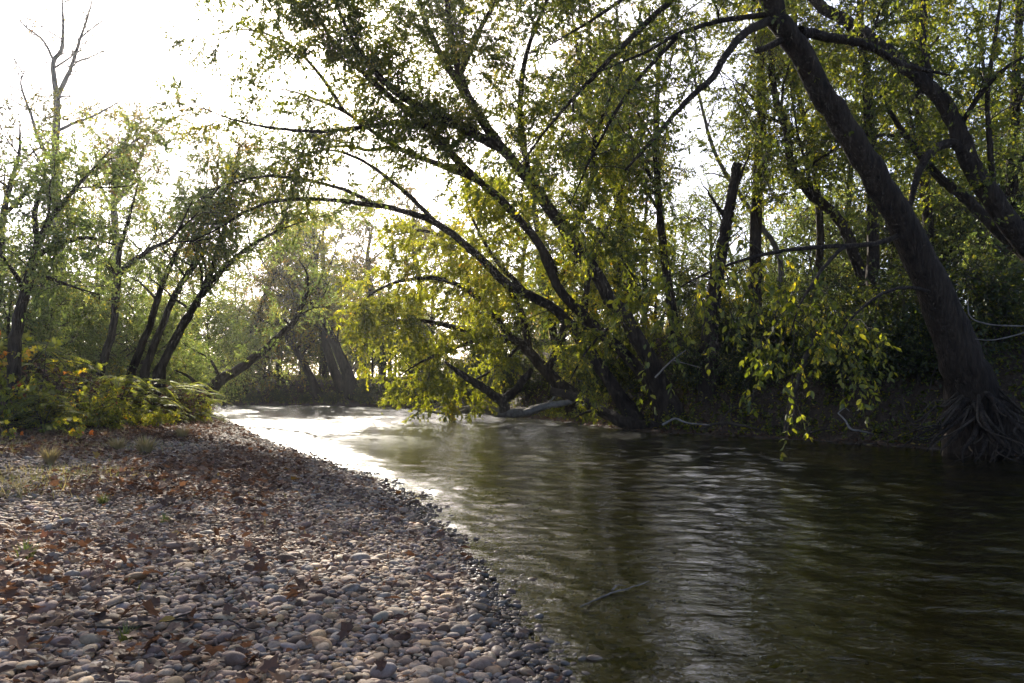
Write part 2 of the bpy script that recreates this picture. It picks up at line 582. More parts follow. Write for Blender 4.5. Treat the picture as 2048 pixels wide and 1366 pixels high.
# ------------------------------------------------------------------ light
SUN_EL, SUN_AZ = math.radians(29.5), math.radians(-16.0)      # azimuth from +Y towards +X
sd = Vector((math.sin(SUN_AZ) * math.cos(SUN_EL), math.cos(SUN_AZ) * math.cos(SUN_EL), math.sin(SUN_EL)))
sun = bpy.data.objects.new('sun', bpy.data.lights.new('sun', 'SUN'))
C.objects.link(sun)
sun.data.energy = 5.0
sun.data.angle = math.radians(.5)
sun.data.color = (1, .93, .80)
sun.rotation_euler = sd.to_track_quat('Z', 'Y').to_euler()
sun.location = (-10, 20, 30)
W = bpy.data.worlds.new('World')
bpy.context.scene.world = W
W.use_nodes = True
nt = W.node_tree
bg = nt.nodes['Background']
sky = nt.nodes.new('ShaderNodeTexSky')
sky.sky_type = 'NISHITA'
sky.sun_disc = False
sky.sun_elevation = SUN_EL
sky.sun_rotation = SUN_AZ
sky.air_density = .45
sky.dust_density = 1.6
sky.ozone_density = .2
nt.links.new(sky.outputs[0], bg.inputs['Color'])
bg.inputs['Strength'].default_value = .15

S = bpy.context.scene
S.view_settings.view_transform = 'Standard'
S.view_settings.look = 'None'
S.view_settings.gamma = 1
S.view_settings.exposure = 1.35
S.render.engine = 'CYCLES'
cy = S.cycles
cy.max_bounces = 6
cy.diffuse_bounces = 3
cy.glossy_bounces = 3
cy.transmission_bounces = 4
cy.transparent_max_bounces = 8
cy.caustics_reflective = False
cy.caustics_refractive = False
cy.sample_clamp_indirect = 4
cy.sample_clamp_direct = 12
cy.use_denoising = True
cy.denoising_prefilter = 'ACCURATE'
cy.use_adaptive_sampling = True
cy.adaptive_threshold = .015

# ------------------------------------------------------------------ trees placed one by one


def limb(pts, r, n=None):
    """pixel path (px, py, depth) with its radii -> world points and radii"""
    P = np.array([at(*p) for p in pts])
    r = np.asarray(r, float)
    n = n or max(12, 6 * len(pts))
    R = np.interp(np.linspace(0, 1, n), np.linspace(0, 1, len(r)), r)
    Q = smooth_line(P, n)
    Q[1:-1] += rng.normal(0, 1, (n - 2, 3)) * np.minimum(R[1:-1, None] * .10, .02)
    return Q, R


def flare(P, R, k=1.7, L=.7):
    """thicken the foot of a trunk and run it below the ground"""
    d = np.linalg.norm(P - P[0], axis=1)
    k = 1 + (k - 1) * min(1.0, R[0] / .35)
    R = R * (1 + (k - 1) * np.exp(-d / (L * min(1.0, R[0] / .3))))
    return P, R


def sink(P, R, dz=.6):
    """start a trunk under the ground"""
    P0 = P[0].copy()
    P0[2] = min(P0[2], gz(P0[0], P0[1])) - dz
    return np.vstack([P0, P]), np.append(R[0], R)


def big_tree(name, label, cat, stems, limbs, bark, leafm, crowns, roots=(), sides=18, twigbark='bark_fine', group=None, lump=.06, caps=()):
    """stems/limbs: lists of (P, R); crowns: list of (list of (P,R), kwargs for grow)"""
    P0 = stems[0][0][0]
    base = np.array([P0[0], P0[1], gz(P0[0], P0[1])])
    t = thing(name, label, cat, base, group)
    for k, (P, R) in enumerate(stems):
        a = Acc()
        P, R = sink(*flare(P, R))
        tubes(a, P[None], R[None], sides, lump=lump, cap=True)
        a.build('trunk', M[bark], t, base)
    for P, R in limbs:
        a = Acc()
        tubes(a, P[None], R[None], 9, lump=lump, cap=True)
        a.build('limb', M[bark], t, base)
    for P, R in roots:
        a = Acc()
        tubes(a, P[None], R[None], 8, lump=.15, cap=True)
        a.build('root', M['root' if R[0] < .03 else bark], t, base)
    tw, lf = Acc(), Acc()
    for L, kw in crowns:
        grow(L, tw, lf, **kw)
    if tw.n:
        tag(tw.build('twigs', M[twigbark], t, base), kind='stuff')
    if lf.n:
        lf.build('crown', M[leafm], t, base)
    return t


# ---- great leaning tree on the right bank
tr_ = limb([(1972, 868, 14.6), (1937, 760, 14.4), (1895, 640, 14.2), (1845, 525, 14.0), (1788, 415, 13.8), (1728, 315, 13.6), (1666, 215, 13.4), (1606, 115, 13.2), (1556, 35, 13.0), (1505, -70, 12.7), (1440, -210, 12.4), (1360, -400, 12.0)],
           [.42, .36, .315, .275, .235, .215, .20, .19, .18, .16, .12, .06], 60)
la = limb([(1530, 30, 13), (1440, 42, 12.4), (1360, 66, 11.8), (1290, 105, 11.2), (1180, 150, 10.8)], [.05, .04, .03, .022, .012])
lb = limb([(1545, 38, 13), (1490, 66, 12.4), (1450, 112, 11.8), (1425, 155, 11.5), (1370, 205, 11.2), (1310, 275, 10.9), (1250, 340, 10.7)], [.075, .065, .055, .05, .04, .028, .015])
lc = limb([(1600, 62, 13.2), (1660, 74, 13.6), (1735, 92, 14), (1810, 130, 14.4), (1900, 150, 14.8)], [.09, .085, .075, .05, .02])
ld = limb([(1568, 78, 13.1), (1540, 92, 12.8), (1512, 102, 12.7)], [.06, .055, .045], 8)
le = limb([(1800, 470, 13.9), (1745, 488, 13.2), (1640, 494, 12.2), (1540, 506, 11.4), (1430, 540, 10.8), (1330, 590, 10.4)], [.05, .042, .034, .026, .018, .008])
lf_ = limb([(1690, 491, 12.7), (1660, 520, 12.0), (1630, 560, 11.3), (1600, 610, 10.8), (1580, 670, 10.5)], [.034, .028, .022, .016, .008])
lg = limb([(1880, 590, 14.2), (1820, 575, 13.4), (1760, 590, 12.7), (1700, 640, 12.1), (1670, 700, 11.8)], [.035, .03, .024, .016, .008])
lh = limb([(1480, -120, 12.6), (1400, -90, 12), (1300, -40, 11.6), (1200, 30, 11.4), (1100, 90, 11.2)], [.07, .05, .04, .025, .01])
li = limb([(1530, -20, 13), (1600, -90, 12.4), (1700, -110, 12), (1800, -80, 11.6), (1900, 0, 11.4)], [.09, .07, .05, .03, .012])
lk = limb([(1480, -120, 12.6), (1310, 30, 11.9), (1190, 150, 11.5), (1100, 250, 11.3), (1040, 330, 11.2)], [.06, .045, .035, .02, .008])
ll = limb([(1360, 66, 11.8), (1260, 180, 11.5), (1190, 300, 11.3), (1140, 410, 11.2)], [.035, .028, .02, .008])
lj = limb([(1450, -190, 12.4), (1350, -230, 12), (1230, -220, 11.4), (1100, -170, 11)], [.1, .07, .05, .02])
roots = []
for pts, r in [
    ([(1935, 800, 14.1), (1900, 840, 13.7), (1850, 868, 13.4), (1800, 896, 13.2)], [.09, .06, .04, .02]),
    ([(1945, 820, 14.0), (1905, 850, 13.6), (1868, 880, 13.3), (1852, 905, 13.2)], [.08, .05, .035, .015]),
    ([(1950, 830, 13.9), (1915, 865, 13.5), (1890, 890, 13.2), (1872, 912, 13.0)], [.08, .05, .03, .012]),
    ([(1960, 810, 13.9), (1975, 850, 13.4), (2010, 890, 13.1), (2046, 918, 12.8)], [.10, .08, .06, .03]),
    ([(1975, 790, 14.0), (2010, 830, 13.5), (2050, 870, 13.3), (2100, 905, 13.0)], [.10, .08, .06, .03]),
    ([(1990, 800, 14.1), (2040, 820, 13.8), (2090, 850, 13.6), (2150, 890, 13.4)], [.11, .09, .06, .03]),
    ([(1955, 830, 13.8), (1985, 880, 13.3), (2010, 905, 13.0), (2040, 925, 12.8)], [.07, .05, .03, .012]),
    ([(1930, 790, 14.2), (1890, 808, 14.0), (1866, 812, 13.9), (1836, 838, 13.7), (1818, 836, 13.7), (1806, 800, 13.8), (1800, 770, 13.9)], [.05, .035, .03, .026, .022, .016, .008]),
    ([(1925, 800, 14.1), (1885, 830, 13.8), (1870, 855, 13.6), (1830, 850, 13.6), (1790, 860, 13.5)], [.05, .035, .03, .02, .01]),
    ([(1965, 840, 13.8), (1945, 880, 13.4), (1930, 905, 13.1), (1925, 922, 13.0)], [.09, .07, .05, .02]),
    ([(1985, 830, 13.8), (1995, 870, 13.4), (1990, 905, 13.1), (1985, 925, 12.9)], [.08, .06, .045, .02]),
    ([(1950, 780, 14.2), (1955, 840, 13.8), (1962, 890, 13.3), (1958, 925, 13.0)], [.12, .10, .07, .03]),
    ([(1910, 830, 14.0), (1880, 860, 13.7), (1850, 872, 13.5), (1815, 880, 13.3)], [.05, .035, .022, .01]),
    ([(2000, 860, 13.6), (2015, 895, 13.2), (1990, 918, 13.0), (1960, 935, 12.9)], [.05, .04, .02, .01]),
]:
    for q in range(3):
        jit = np.array([(rng.normal(0, 14), rng.uniform(-50, 15), .1)] + [tuple(rng.normal(0, 1, 3) * [14, 9, .18]) for _ in pts[1:]]) * (1 if q else .3)
        roots.append(limb([tuple(np.array(p) + j * (.5 + k / len(pts))) for k, (p, j) in enumerate(zip(pts, jit))], np.array(r) * (.52 if q == 0 else rng.uniform(.16, .34))))
near = dict(kind='ovate', leaf=(.07, .12), dens=5.5, L=(.7, 1.9), ntw=9, twL=(.25, .6), nlv=10, droop=.3, up=.05, hang=.2, tint=.56, br=.012)
T1 = big_tree('leaning_tree', 'massive dark tree leaning left, its bare roots spread at the waterline', 'tree',
              [tr_], [la, lb, lc, ld, le, lf_, lg, lh, li, lj, lk, ll], 'bark', 'leaf_green',
              [([le, lf_], dict(near, t0=.3, dens=3.6, L=(.5, 1.4), hang=.35, droop=.6, up=-.2, nlv=7)),
               ([lg], dict(near, t0=.3, dens=2.6, L=(.5, 1.2), hang=.35, droop=.5, up=-.2, nlv=7)),
               ([la, lb, lc], dict(near, t0=.25, dens=4, nlv=8, tint=.5, leaf=(.05, .09), hang=.05)),
               ([lk, ll], dict(near, t0=.45, dens=3.4, tint=.52, leaf=(.05, .09), hang=.25)),
               ([lh, li, lj], dict(near, t0=.2, dens=7, tint=.5, leaf=(.05, .085), nlv=13, up=.25, droop=.2, hang=.05, kind='rhomb')),
               ([(tr_[0][18:44], tr_[1][18:44])], dict(near, t0=0, dens=1.1, L=(.4, 1.1), ntw=4, nlv=4, tint=.6)),
               ([(tr_[0][44:], tr_[1][44:])], dict(near, t0=0, dens=4, L=(.8, 2.2), ntw=8))],
              roots, sides=28, lump=.035)

# ---- crooked tree at the edge behind it
t2 = limb([(2190, 640, 17.6), (2120, 570, 17.4), (2050, 485, 17.2), (1988, 402, 17), (1945, 335, 17), (1922, 285, 17), (1908, 238, 17), (1872, 188, 17), (1822, 142, 17), (1760, 92, 17), (1700, 48, 17), (1635, 5, 17), (1570, -70, 17), (1500, -180, 16.8)],
           [.30, .27, .24, .22, .20, .19, .175, .165, .15, .14, .13, .11, .09, .05], 60)
l2a = limb([(1936, 318, 17), (1905, 286, 16.8), (1868, 300, 16.6), (1842, 332, 16.5), (1828, 378, 16.4), (1812, 430, 16.2), (1780, 470, 16)], [.11, .10, .09, .08, .065, .04, .02])
l2b = limb([(2100, 545, 17.4), (2040, 500, 17.6), (1985, 450, 17.8), (1925, 392, 18), (1870, 345, 18.2), (1810, 270, 18.3), (1760, 190, 18.4)], [.15, .14, .13, .12, .10, .07, .03])
l2c = limb([(1860, 178, 17), (1850, 100, 17), (1848, 20, 17), (1850, -80, 17), (1840, -200, 17)], [.10, .085, .07, .05, .02])
l2d = limb([(1990, 405, 17), (1980, 300, 16.8), (1975, 190, 16.6), (1990, 80, 16.4), (2010, -60, 16.2)], [.07, .06, .05, .04, .02])
l2e = limb([(1915, 260, 17), (1960, 190, 16.5), (2020, 130, 16), (2100, 90, 15.5)], [.06, .05, .035, .02])
mid = dict(kind='ovate', leaf=(.06, .105), dens=6.5, L=(.8, 2.5), ntw=12, twL=(.25, .7), nlv=14, droop=.22, up=.2, hang=.15, tint=.5)
big_tree('crooked_tree', 'dark crooked tree with an elbow bough, right behind the massive leaning tree', 'tree',
         [t2], [l2a, l2b, l2c, l2d, l2e], 'bark', 'leaf_green',
         [([l2a, l2b], dict(mid, t0=.3, dens=2.5, nlv=8)), ([l2c, l2d, l2e], dict(mid, t0=.15, dens=3)), ([(t2[0][14:], t2[1][14:])], dict(mid, t0=0, dens=2.6))], sides=18)

# ---- multi-stemmed tree leaning over the middle of the river
sA = limb([(1345, 835, 22), (1310, 740, 22), (1252, 640, 22), (1185, 540, 22), (1110, 432, 22), (1050, 350, 22), (992, 282, 22), (942, 205, 22), (915, 130, 22), (900, 55, 22), (888, -60, 21.8), (868, -200, 21.5), (840, -360, 21.2)],
           [.26, .225, .20, .185, .17, .155, .14, .12, .105, .09, .07, .05, .025], 60)
sB = limb([(1330, 840, 22.4), (1285, 745, 23), (1200, 665, 23.2), (1118, 575, 23.4), (1078, 490, 23.4), (1010, 408, 23.2), (950, 358, 23), (880, 330, 22.8), (800, 298, 22.5), (752, 268, 22.2), (690, 225, 22), (610, 190, 21.8), (520, 170, 21.6)],
           [.21, .175, .155, .14, .125, .115, .10, .085, .072, .06, .048, .032, .012], 60)
A9 = limb([(1110, 432, 22), (1165, 440, 20.4), (1225, 490, 19.2), (1275, 570, 18.4)], [.07, .05, .035, .012])
A10 = limb([(1252, 640, 22), (1225, 650, 20.8), (1175, 700, 19.8), (1140, 760, 19.2)], [.06, .045, .03, .012])
A1 = limb([(1010, 300, 22), (966, 278, 21.8), (920, 252, 21.6), (874, 230, 21.4), (800, 190, 21), (740, 130, 20.6), (690, 50, 20.2), (650, -50, 20)], [.16, .15, .13, .12, .10, .08, .05, .02])
A2 = limb([(950, 215, 22), (900, 140, 22.2), (862, 70, 22.4), (838, 0, 22.5), (820, -100, 22.6), (790, -240, 22.6)], [.12, .11, .09, .08, .06, .03])
A3 = limb([(1060, 362, 22), (1040, 240, 21), (1050, 120, 20), (1090, 10, 19), (1140, -90, 18.4)], [.10, .08, .06, .05, .02])
A4 = limb([(1140, 475, 22), (1180, 380, 21.5), (1190, 280, 21), (1230, 170, 20.4), (1270, 60, 20)], [.10, .08, .06, .04, .02])
A5 = limb([(920, 150, 22), (960, 60, 21), (1010, -30, 20), (1060, -130, 19.3)], [.09, .07, .05, .02])
A6 = limb([(888, -60, 21.8), (800, -110, 20.5), (690, -120, 19.5), (580, -90, 18.8), (500, -30, 18.4)], [.10, .08, .06, .04, .02])
A7 = limb([(868, -200, 21.5), (930, -280, 20), (1020, -330, 18.6), (1120, -340, 17.6)], [.09, .07, .05, .02])
B1 = limb([(950, 358, 23), (907, 312, 22.6), (862, 262, 22.2), (820, 226, 21.8), (760, 175, 21.4), (690, 110, 21), (640, 40, 20.7), (600, -60, 20.5)], [.13, .12, .11, .10, .08, .06, .04, .02])
B2 = limb([(862, 262, 22.2), (838, 250, 22), (800, 245, 21.7), (740, 252, 21.3), (650, 262, 20.8), (560, 258, 20.4), (470, 240, 20.1), (400, 215, 20)], [.09, .08, .075, .065, .05, .04, .025, .012])
B3 = limb([(800, 298, 22.5), (770, 296, 22.4), (735, 300, 22.2), (690, 292, 22), (640, 300, 21.6), (560, 330, 21.2)], [.06, .055, .05, .04, .03, .012])
B4 = limb([(690, 225, 22), (640, 150, 21.6), (580, 90, 21.2), (500, 60, 20.9), (420, 70, 20.7)], [.06, .05, .04, .025, .012])
ctr = dict(kind='rhomb', leaf=(.06, .105), dens=10, L=(.8, 2.9), ntw=15, twL=(.25, .85), nlv=22, droop=.22, up=.2, hang=.12, tint=.45)
big_tree('leaning_tree', 'tall two-stemmed tree arching left high over the middle of the river', 'tree',
         [sA, sB], [A1, A2, A3, A4, A5, A6, A7, A9, A10, B1, B2, B3, B4], 'bark', 'leaf_green',
         [([A1, A2, B1], dict(ctr, t0=.12, dens=12)), ([A3, A4, A5], dict(ctr, t0=.05, tint=.5, dens=13)), ([A6, A7], dict(ctr, t0=.1)), ([A9, A10], dict(ctr, t0=.3, dens=4, L=(.5, 1.6), nlv=14, tint=.58, leaf=(.07, .115), hang=.25)),
          ([B2, B4], dict(ctr, t0=.25, dens=4.5)), ([B3], dict(ctr, t0=.5)),
          ([(sA[0][28:46], sA[1][28:46]), (sB[0][24:44], sB[1][24:44])], dict(ctr, t0=0, dens=2.0, L=(.5, 1.4))),
          ([(sA[0][45:], sA[1][45:]), (sB[0][44:], sB[1][44:])], dict(ctr, t0=0, dens=4))], sides=18)

# ---- arched tree whose long bough curves down to the left
sC = limb([(1272, 842, 22.6), (1232, 782, 23), (1172, 692, 23.4), (1118, 625, 23.6), (1060, 592, 23.6), (1012, 566, 23.5), (962, 518, 23.3), (880, 450, 23), (800, 420, 22.6), (700, 404, 22.2), (610, 398, 21.8), (540, 405, 21.5), (490, 425, 21.3), (440, 455, 21.1), (390, 480, 21)],
           [.22, .19, .17, .15, .14, .13, .115, .10, .08, .065, .05, .042, .034, .022, .010], 64)
C1 = limb([(870, 444, 23), (822, 395, 22.6), (770, 352, 22.3), (718, 318, 22), (660, 300, 21.8), (610, 310, 21.7)], [.07, .065, .055, .045, .03, .012])
C2 = limb([(760, 412, 22.4), (690, 380, 22), (620, 362, 21.6), (540, 352, 21.2), (480, 362, 20.9), (420, 380, 20.7)], [.06, .05, .045, .035, .025, .012])
C3 = limb([(1060, 592, 23.6), (1000, 530, 24), (960, 470, 24.4), (930, 400, 24.8)], [.09, .07, .05, .02])
C4 = limb([(1172, 692, 23.4), (1170, 600, 24), (1190, 510, 24.6), (1230, 420, 25.2), (1250, 330, 25.6)], [.11, .10, .08, .06, .03])
big_tree('arched_tree', 'dark tree bent into a low arch, its long thin bough reaching left across sky', 'tree',
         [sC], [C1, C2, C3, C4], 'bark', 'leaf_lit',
         [([(sC[0][46:], sC[1][46:])], dict(ctr, t0=.1, dens=3.5, ntw=8, nlv=8, L=(.5, 1.5), tint=.4)), ([C2], dict(ctr, t0=.45, dens=3.5, ntw=8, nlv=8, L=(.5, 1.3), tint=.4)), ([C1], dict(ctr, t0=.6, dens=2)),
          ([C3, C4], dict(ctr, t0=.1, dens=3.5, tint=.4)), ([(sC[0][6:30], sC[1][6:30])], dict(ctr, t0=0, dens=2.2, L=(.6, 1.8), tint=.4))], sides=16)

# ---- sunlit yellow-green tree hanging low over the water
sE = limb([(1150, 800, 28), (1094, 743, 28.2), (1060, 705, 28.3), (1032, 684, 28.3), (968, 672, 28), (900, 652, 27.6), (830, 640, 27.2), (760, 650, 26.8)], [.24, .20, .18, .16, .13, .09, .06, .02], 40)
E1 = limb([(1060, 705, 28.3), (1040, 620, 28.6), (990, 545, 28.6), (920, 490, 28.4), (850, 462, 28), (790, 470, 27.6)], [.13, .12, .10, .08, .05, .02])
E2 = limb([(1032, 684, 28.3), (960, 600, 28), (890, 560, 27.6), (810, 560, 27.2), (740, 590, 26.8), (700, 640, 26.5)], [.11, .10, .08, .06, .04, .015])
E3 = limb([(968, 672, 28), (900, 700, 27), (850, 720, 26.4), (800, 750, 26)], [.08, .06, .04, .015])
E4 = limb([(1094, 743, 28.2), (1130, 640, 28.4), (1110, 540, 28.4), (1060, 460, 28.4), (1000, 400, 28.2), (930, 380, 28)], [.14, .12, .10, .08, .05, .02])
E5 = limb([(1040, 690, 28.3), (1000, 730, 27.2), (950, 760, 26.6), (900, 785, 26.2)], [.07, .05, .04, .012])
E6 = limb([(1110, 560, 28.4), (1180, 500, 28), (1240, 470, 27.6), (1300, 480, 27.2)], [.08, .06, .04, .015])
E7 = limb([(1120, 620, 28.4), (1180, 610, 27.2), (1230, 620, 26.4), (1280, 650, 25.9)], [.07, .05, .04, .015])
lit = dict(kind='ovate', leaf=(.085, .14), dens=8.5, L=(.7, 2.7), ntw=12, twL=(.25, .7), nlv=14, droop=.28, up=.1, hang=.12, tint=.30)
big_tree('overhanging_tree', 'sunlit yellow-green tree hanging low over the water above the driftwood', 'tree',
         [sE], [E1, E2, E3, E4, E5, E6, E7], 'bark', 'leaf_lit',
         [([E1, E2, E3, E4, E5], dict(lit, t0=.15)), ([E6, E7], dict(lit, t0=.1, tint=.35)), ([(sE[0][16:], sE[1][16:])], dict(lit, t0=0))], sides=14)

# ---- trunks on top of the right bank
air = dict(kind='rhomb', leaf=(.06, .10), dens=7, L=(.8, 2.6), ntw=12, twL=(.25, .75), nlv=15, droop=.2, up=.2, hang=.12, tint=.5)


def bank_tree(label, stem, r, limbs=(), lm='leaf_green', name='bank_tree', cat='tree', leaf=None, t0=.35, n=40, auto=7, bark='bark', auto_L=(1.2, 3.0)):
    P, R = limb(stem, r, n)
    LL = [limb(*l) for l in limbs]
    # side boughs of its own
    for k in range(auto):
        i = int(n * (t0 + (.97 - t0) * (k + rng.uniform(.1, .9)) / auto))
        T = nrm(P[min(i + 1, n - 1)] - P[i - 1])
        d = nrm(T * rng.uniform(.2, .8) + rdir(1)[0] * np.array([1, 1, .3]) + np.array([0, 0, .25]))
        Lg = rng.uniform(*auto_L)
        s = np.linspace(0, 1, 10)[:, None]
        Q = P[i] + d * Lg * s + np.array([0, 0, .25 * Lg]) * s ** 2 * rng.uniform(-1, 1) + np.cumsum(rng.normal(0, .03, (10, 3)), 0) * Lg * s
        LL.append((Q, np.linspace(min(R[i] * .5, .09), .01, 10)))
    kw = dict(air, **(leaf or {}))
    crowns = []
    if kw['dens'] > 0:
        if LL:
            crowns.append((LL, dict(kw, t0=.1)))
        i0 = int(n * t0)
        crowns.append(([(P[i0:], R[i0:])], dict(kw, t0=0, dens=kw['dens'] * .6)))
    return big_tree(name, label, cat, [(P, R)], LL, bark, lm, crowns, sides=12)


bank_tree('dead trunk snapped off short on the bank top, left of the straight slender tree', [(1418, 705, 22), (1424, 620, 22), (1440, 520, 22), (1458, 420, 22), (1474, 328, 22)], [.22, .2, .175, .15, .13],
          name='snag', cat='dead tree', auto=3, auto_L=(.6, 1.4), leaf=dict(dens=1.2), t0=.45)
bank_tree('straight slender tree standing right beside the snapped-off dead trunk', [(1508, 690, 23), (1509, 560, 23), (1513, 430, 23), (1520, 300, 23), (1523, 150, 23), (1520, 0, 23), (1510, -180, 23)], [.20, .18, .165, .15, .13, .10, .04], auto=10)
bank_tree('thin wavy-stemmed tree between the straight slender tree and the massive leaning trunk', [(1752, 640, 21.5), (1712, 520, 21.5), (1680, 440, 21.5), (1622, 388, 21.5), (1585, 340, 21.5), (1572, 260, 21.5), (1550, 190, 21.5), (1543, 80, 21.5), (1560, -60, 21.5)], [.17, .15, .14, .125, .11, .10, .09, .07, .03], auto=8)
bank_tree('thin tree rising behind the massive leaning trunk where it narrows', [(1610, 650, 25), (1640, 500, 25), (1628, 330, 25), (1598, 190, 25), (1590, 60, 25), (1600, -120, 25)], [.13, .12, .10, .08, .06, .03], auto=8)
bank_tree('upright dark tree just right of the middle of the massive leaning trunk', [(1742, 660, 20), (1746, 500, 20), (1742, 340, 20), (1738, 200, 20), (1722, 60, 20), (1715, -120, 20)], [.16, .15, .13, .115, .09, .04], auto=8)
bank_tree('upright tree seen between the massive leaning trunk and the crooked tree', [(1852, 620, 24), (1856, 450, 24), (1842, 300, 24), (1836, 140, 24), (1832, -20, 24), (1840, -160, 24)], [.17, .16, .14, .12, .09, .04], auto=8)
bank_tree('upright tree beyond the crooked tree, nearest the edge of the picture', [(2012, 620, 23), (2020, 420, 23), (2028, 260, 23), (2036, 100, 23), (2040, -80, 23)], [.19, .17, .15, .12, .05], auto=9)
bank_tree('slim tree with a forked top left of the snapped-off dead trunk', [(1358, 700, 25), (1335, 560, 25), (1318, 420, 25), (1312, 280, 25), (1318, 130, 25), (1330, -20, 25)], [.16, .14, .12, .10, .07, .03],
          [([(1316, 380, 25), (1290, 330, 24.8), (1262, 270, 24.6), (1240, 180, 24.4)], [.08, .07, .05, .02])], auto=8)
bank_tree('slender tree on the bank behind the upper stems of the two-stemmed river tree', [(1250, 720, 27), (1255, 560, 27), (1240, 420, 27), (1200, 300, 27), (1165, 160, 27), (1140, 0, 27)], [.18, .16, .14, .11, .08, .03], auto=9, lm='leaf_olive')
bank_tree('brown-leaved thin tree behind the fork of the two-stemmed river tree', [(1120, 740, 33), (1090, 560, 33), (1070, 420, 33), (1050, 300, 33), (1040, 180, 33)], [.18, .15, .12, .09, .04], auto=9, lm='leaf_olive', leaf=dict(tint=.5, dens=3))
bank_tree('pale thin sapling with no low leaves, close right of the snapped-off dead trunk', [(1545, 650, 26), (1560, 520, 26), (1500, 420, 26), (1432, 310, 26), (1400, 200, 26), (1370, 80, 26)], [.10, .09, .08, .065, .05, .02], auto=5, bark='bark_pale', leaf=dict(dens=2))

# ---- trees on the left bank
fine = dict(kind='rhomb', leaf=(.05, .085), dens=6.5, L=(.7, 2.2), ntw=12, twL=(.25, .65), nlv=17, droop=.15, up=.35, hang=.1, tint=.5, br=.014)
bank_tree('dark curving tree with pale green leaves, nearest of those on the left bank', [(30, 690, 15), (42, 615, 15), (62, 545, 15), (75, 490, 15), (100, 440, 15.2), (135, 395, 15.4), (175, 350, 15.6), (220, 300, 15.8)], [.10, .095, .085, .07, .055, .045, .03, .012],
          [([(72, 510, 15), (120, 490, 14.8), (170, 475, 14.6), (230, 490, 14.4)], [.06, .045, .03, .012]), ([(62, 545, 15), (110, 560, 14.8), (150, 575, 14.6), (200, 590, 14.5)], [.05, .035, .02, .01]),
           ([(75, 490, 15), (70, 420, 15.4), (90, 350, 15.6), (60, 290, 15.8)], [.06, .05, .03, .012]), ([(50, 580, 15), (10, 520, 14.6), (-40, 480, 14.2)], [.05, .03, .012])],
          lm='leaf_pale', name='curving_tree', leaf=dict(fine, dens=5.5, L=(.5, 1.4)), auto=5, auto_L=(.8, 1.8), t0=.25)
bank_tree('thin dark tree at the left edge of the picture, forking below the bare treetop', [(-30, 700, 20), (0, 560, 20), (4, 450, 20), (22, 365, 20), (38, 310, 20), (40, 240, 20)], [.11, .10, .08, .06, .04, .015],
          [([(8, 430, 20), (50, 385, 20.3), (80, 330, 20.6), (110, 290, 20.8)], [.06, .05, .03, .012])], lm='leaf_olive', leaf=dict(fine, tint=.35, dens=4), auto=5, auto_L=(.8, 1.8), t0=.45)
bank_tree('tall grey tree with a nearly bare top standing above all others on the left bank', [(140, 745, 26), (128, 600, 26), (118, 480, 26), (110, 330, 26), (114, 230, 26), (112, 185, 26), (107, 125, 26), (124, 98, 26), (126, 40, 26), (120, -60, 26)], [.19, .17, .155, .13, .11, .09, .075, .06, .04, .012],
          [([(114, 195, 26), (140, 140, 26.2), (158, 85, 26.4), (178, 25, 26.6), (190, -30, 26.8)], [.085, .065, .045, .03, .012]), ([(107, 120, 26), (85, 80, 25.8), (50, 52, 25.6), (25, 20, 25.4)], [.045, .035, .022, .01]),
           ([(108, 325, 26), (80, 285, 25.8), (62, 230, 25.6), (42, 170, 25.4), (50, 140, 25.4)], [.07, .055, .045, .03, .012]), ([(116, 262, 26), (150, 245, 26.3), (195, 228, 26.6), (285, 176, 27)], [.06, .05, .035, .01]),
           ([(150, 125, 26.2), (185, 112, 26.4), (225, 92, 26.6)], [.035, .022, .01]), ([(105, 340, 26), (95, 290, 26.3), (82, 260, 26.4)], [.05, .03, .012]), ([(155, 80, 26.4), (200, 45, 26.6), (245, 18, 26.8)], [.03, .02, .008])],
          bark='bark_pale', lm='leaf_olive', leaf=dict(fine, nlv=1, ntw=8, dens=4.5, L=(.4, 1.5), thin=1.9), auto=3, auto_L=(.8, 1.6), t0=.4)
bank_tree('pale-barked leafless-topped tree right of the tall grey tree', [(238, 720, 29), (234, 580, 29), (232, 480, 29), (228, 400, 29), (236, 340, 29), (250, 280, 29)], [.17, .15, .13, .11, .07, .02],
          [([(229, 410, 29), (260, 360, 29), (285, 310, 29), (300, 260, 29)], [.07, .05, .03, .01]), ([(230, 430, 29), (200, 370, 29), (190, 310, 29)], [.06, .04, .012])],
          bark='bark_pale', lm='leaf_olive', leaf=dict(fine, tint=.45, dens=5, leaf=(.06, .10)), auto=6, t0=.4)
bank_tree('dark tree leaning right behind the pale-leaved curving tree', [(200, 745, 20), (225, 660, 20), (232, 590, 20), (245, 540, 20.2), (300, 500, 20.4), (350, 470, 20.6), (385, 400, 20.8)], [.10, .09, .085, .07, .055, .04, .015],
          [([(228, 610, 20), (240, 500, 20.2), (260, 430, 20.4), (280, 350, 20.6)], [.08, .06, .04, .015])], lm='leaf_pale', leaf=dict(fine, dens=4), auto=6, t0=.3)
stm = [[(262, 745, 23), (300, 650, 23), (328, 560, 23.2), (372, 475, 23.4), (432, 405, 23.6), (500, 350, 23.8)],
       [(315, 745, 22.5), (352, 680, 22.6), (398, 595, 22.8), (430, 520, 23), (455, 440, 23.2), (470, 350, 23.4)],
       [(322, 735, 22.5), (370, 640, 22.6), (425, 560, 22.6), (490, 500, 22.6), (550, 465, 22.6), (610, 440, 22.6)],
       [(290, 740, 23), (345, 600, 23.4), (390, 520, 23.6), (410, 420, 23.8), (415, 330, 24)]]
lab = ['slender tree leaning right over the shrubs, first stem of the leaning clump', 'dark leaning tree in the left bank clump, its stem rising most steeply to its tip',
       'low dark tree in the left bank clump, leaning furthest out over the river', 'slim upright-topped tree at the back of the left bank clump']
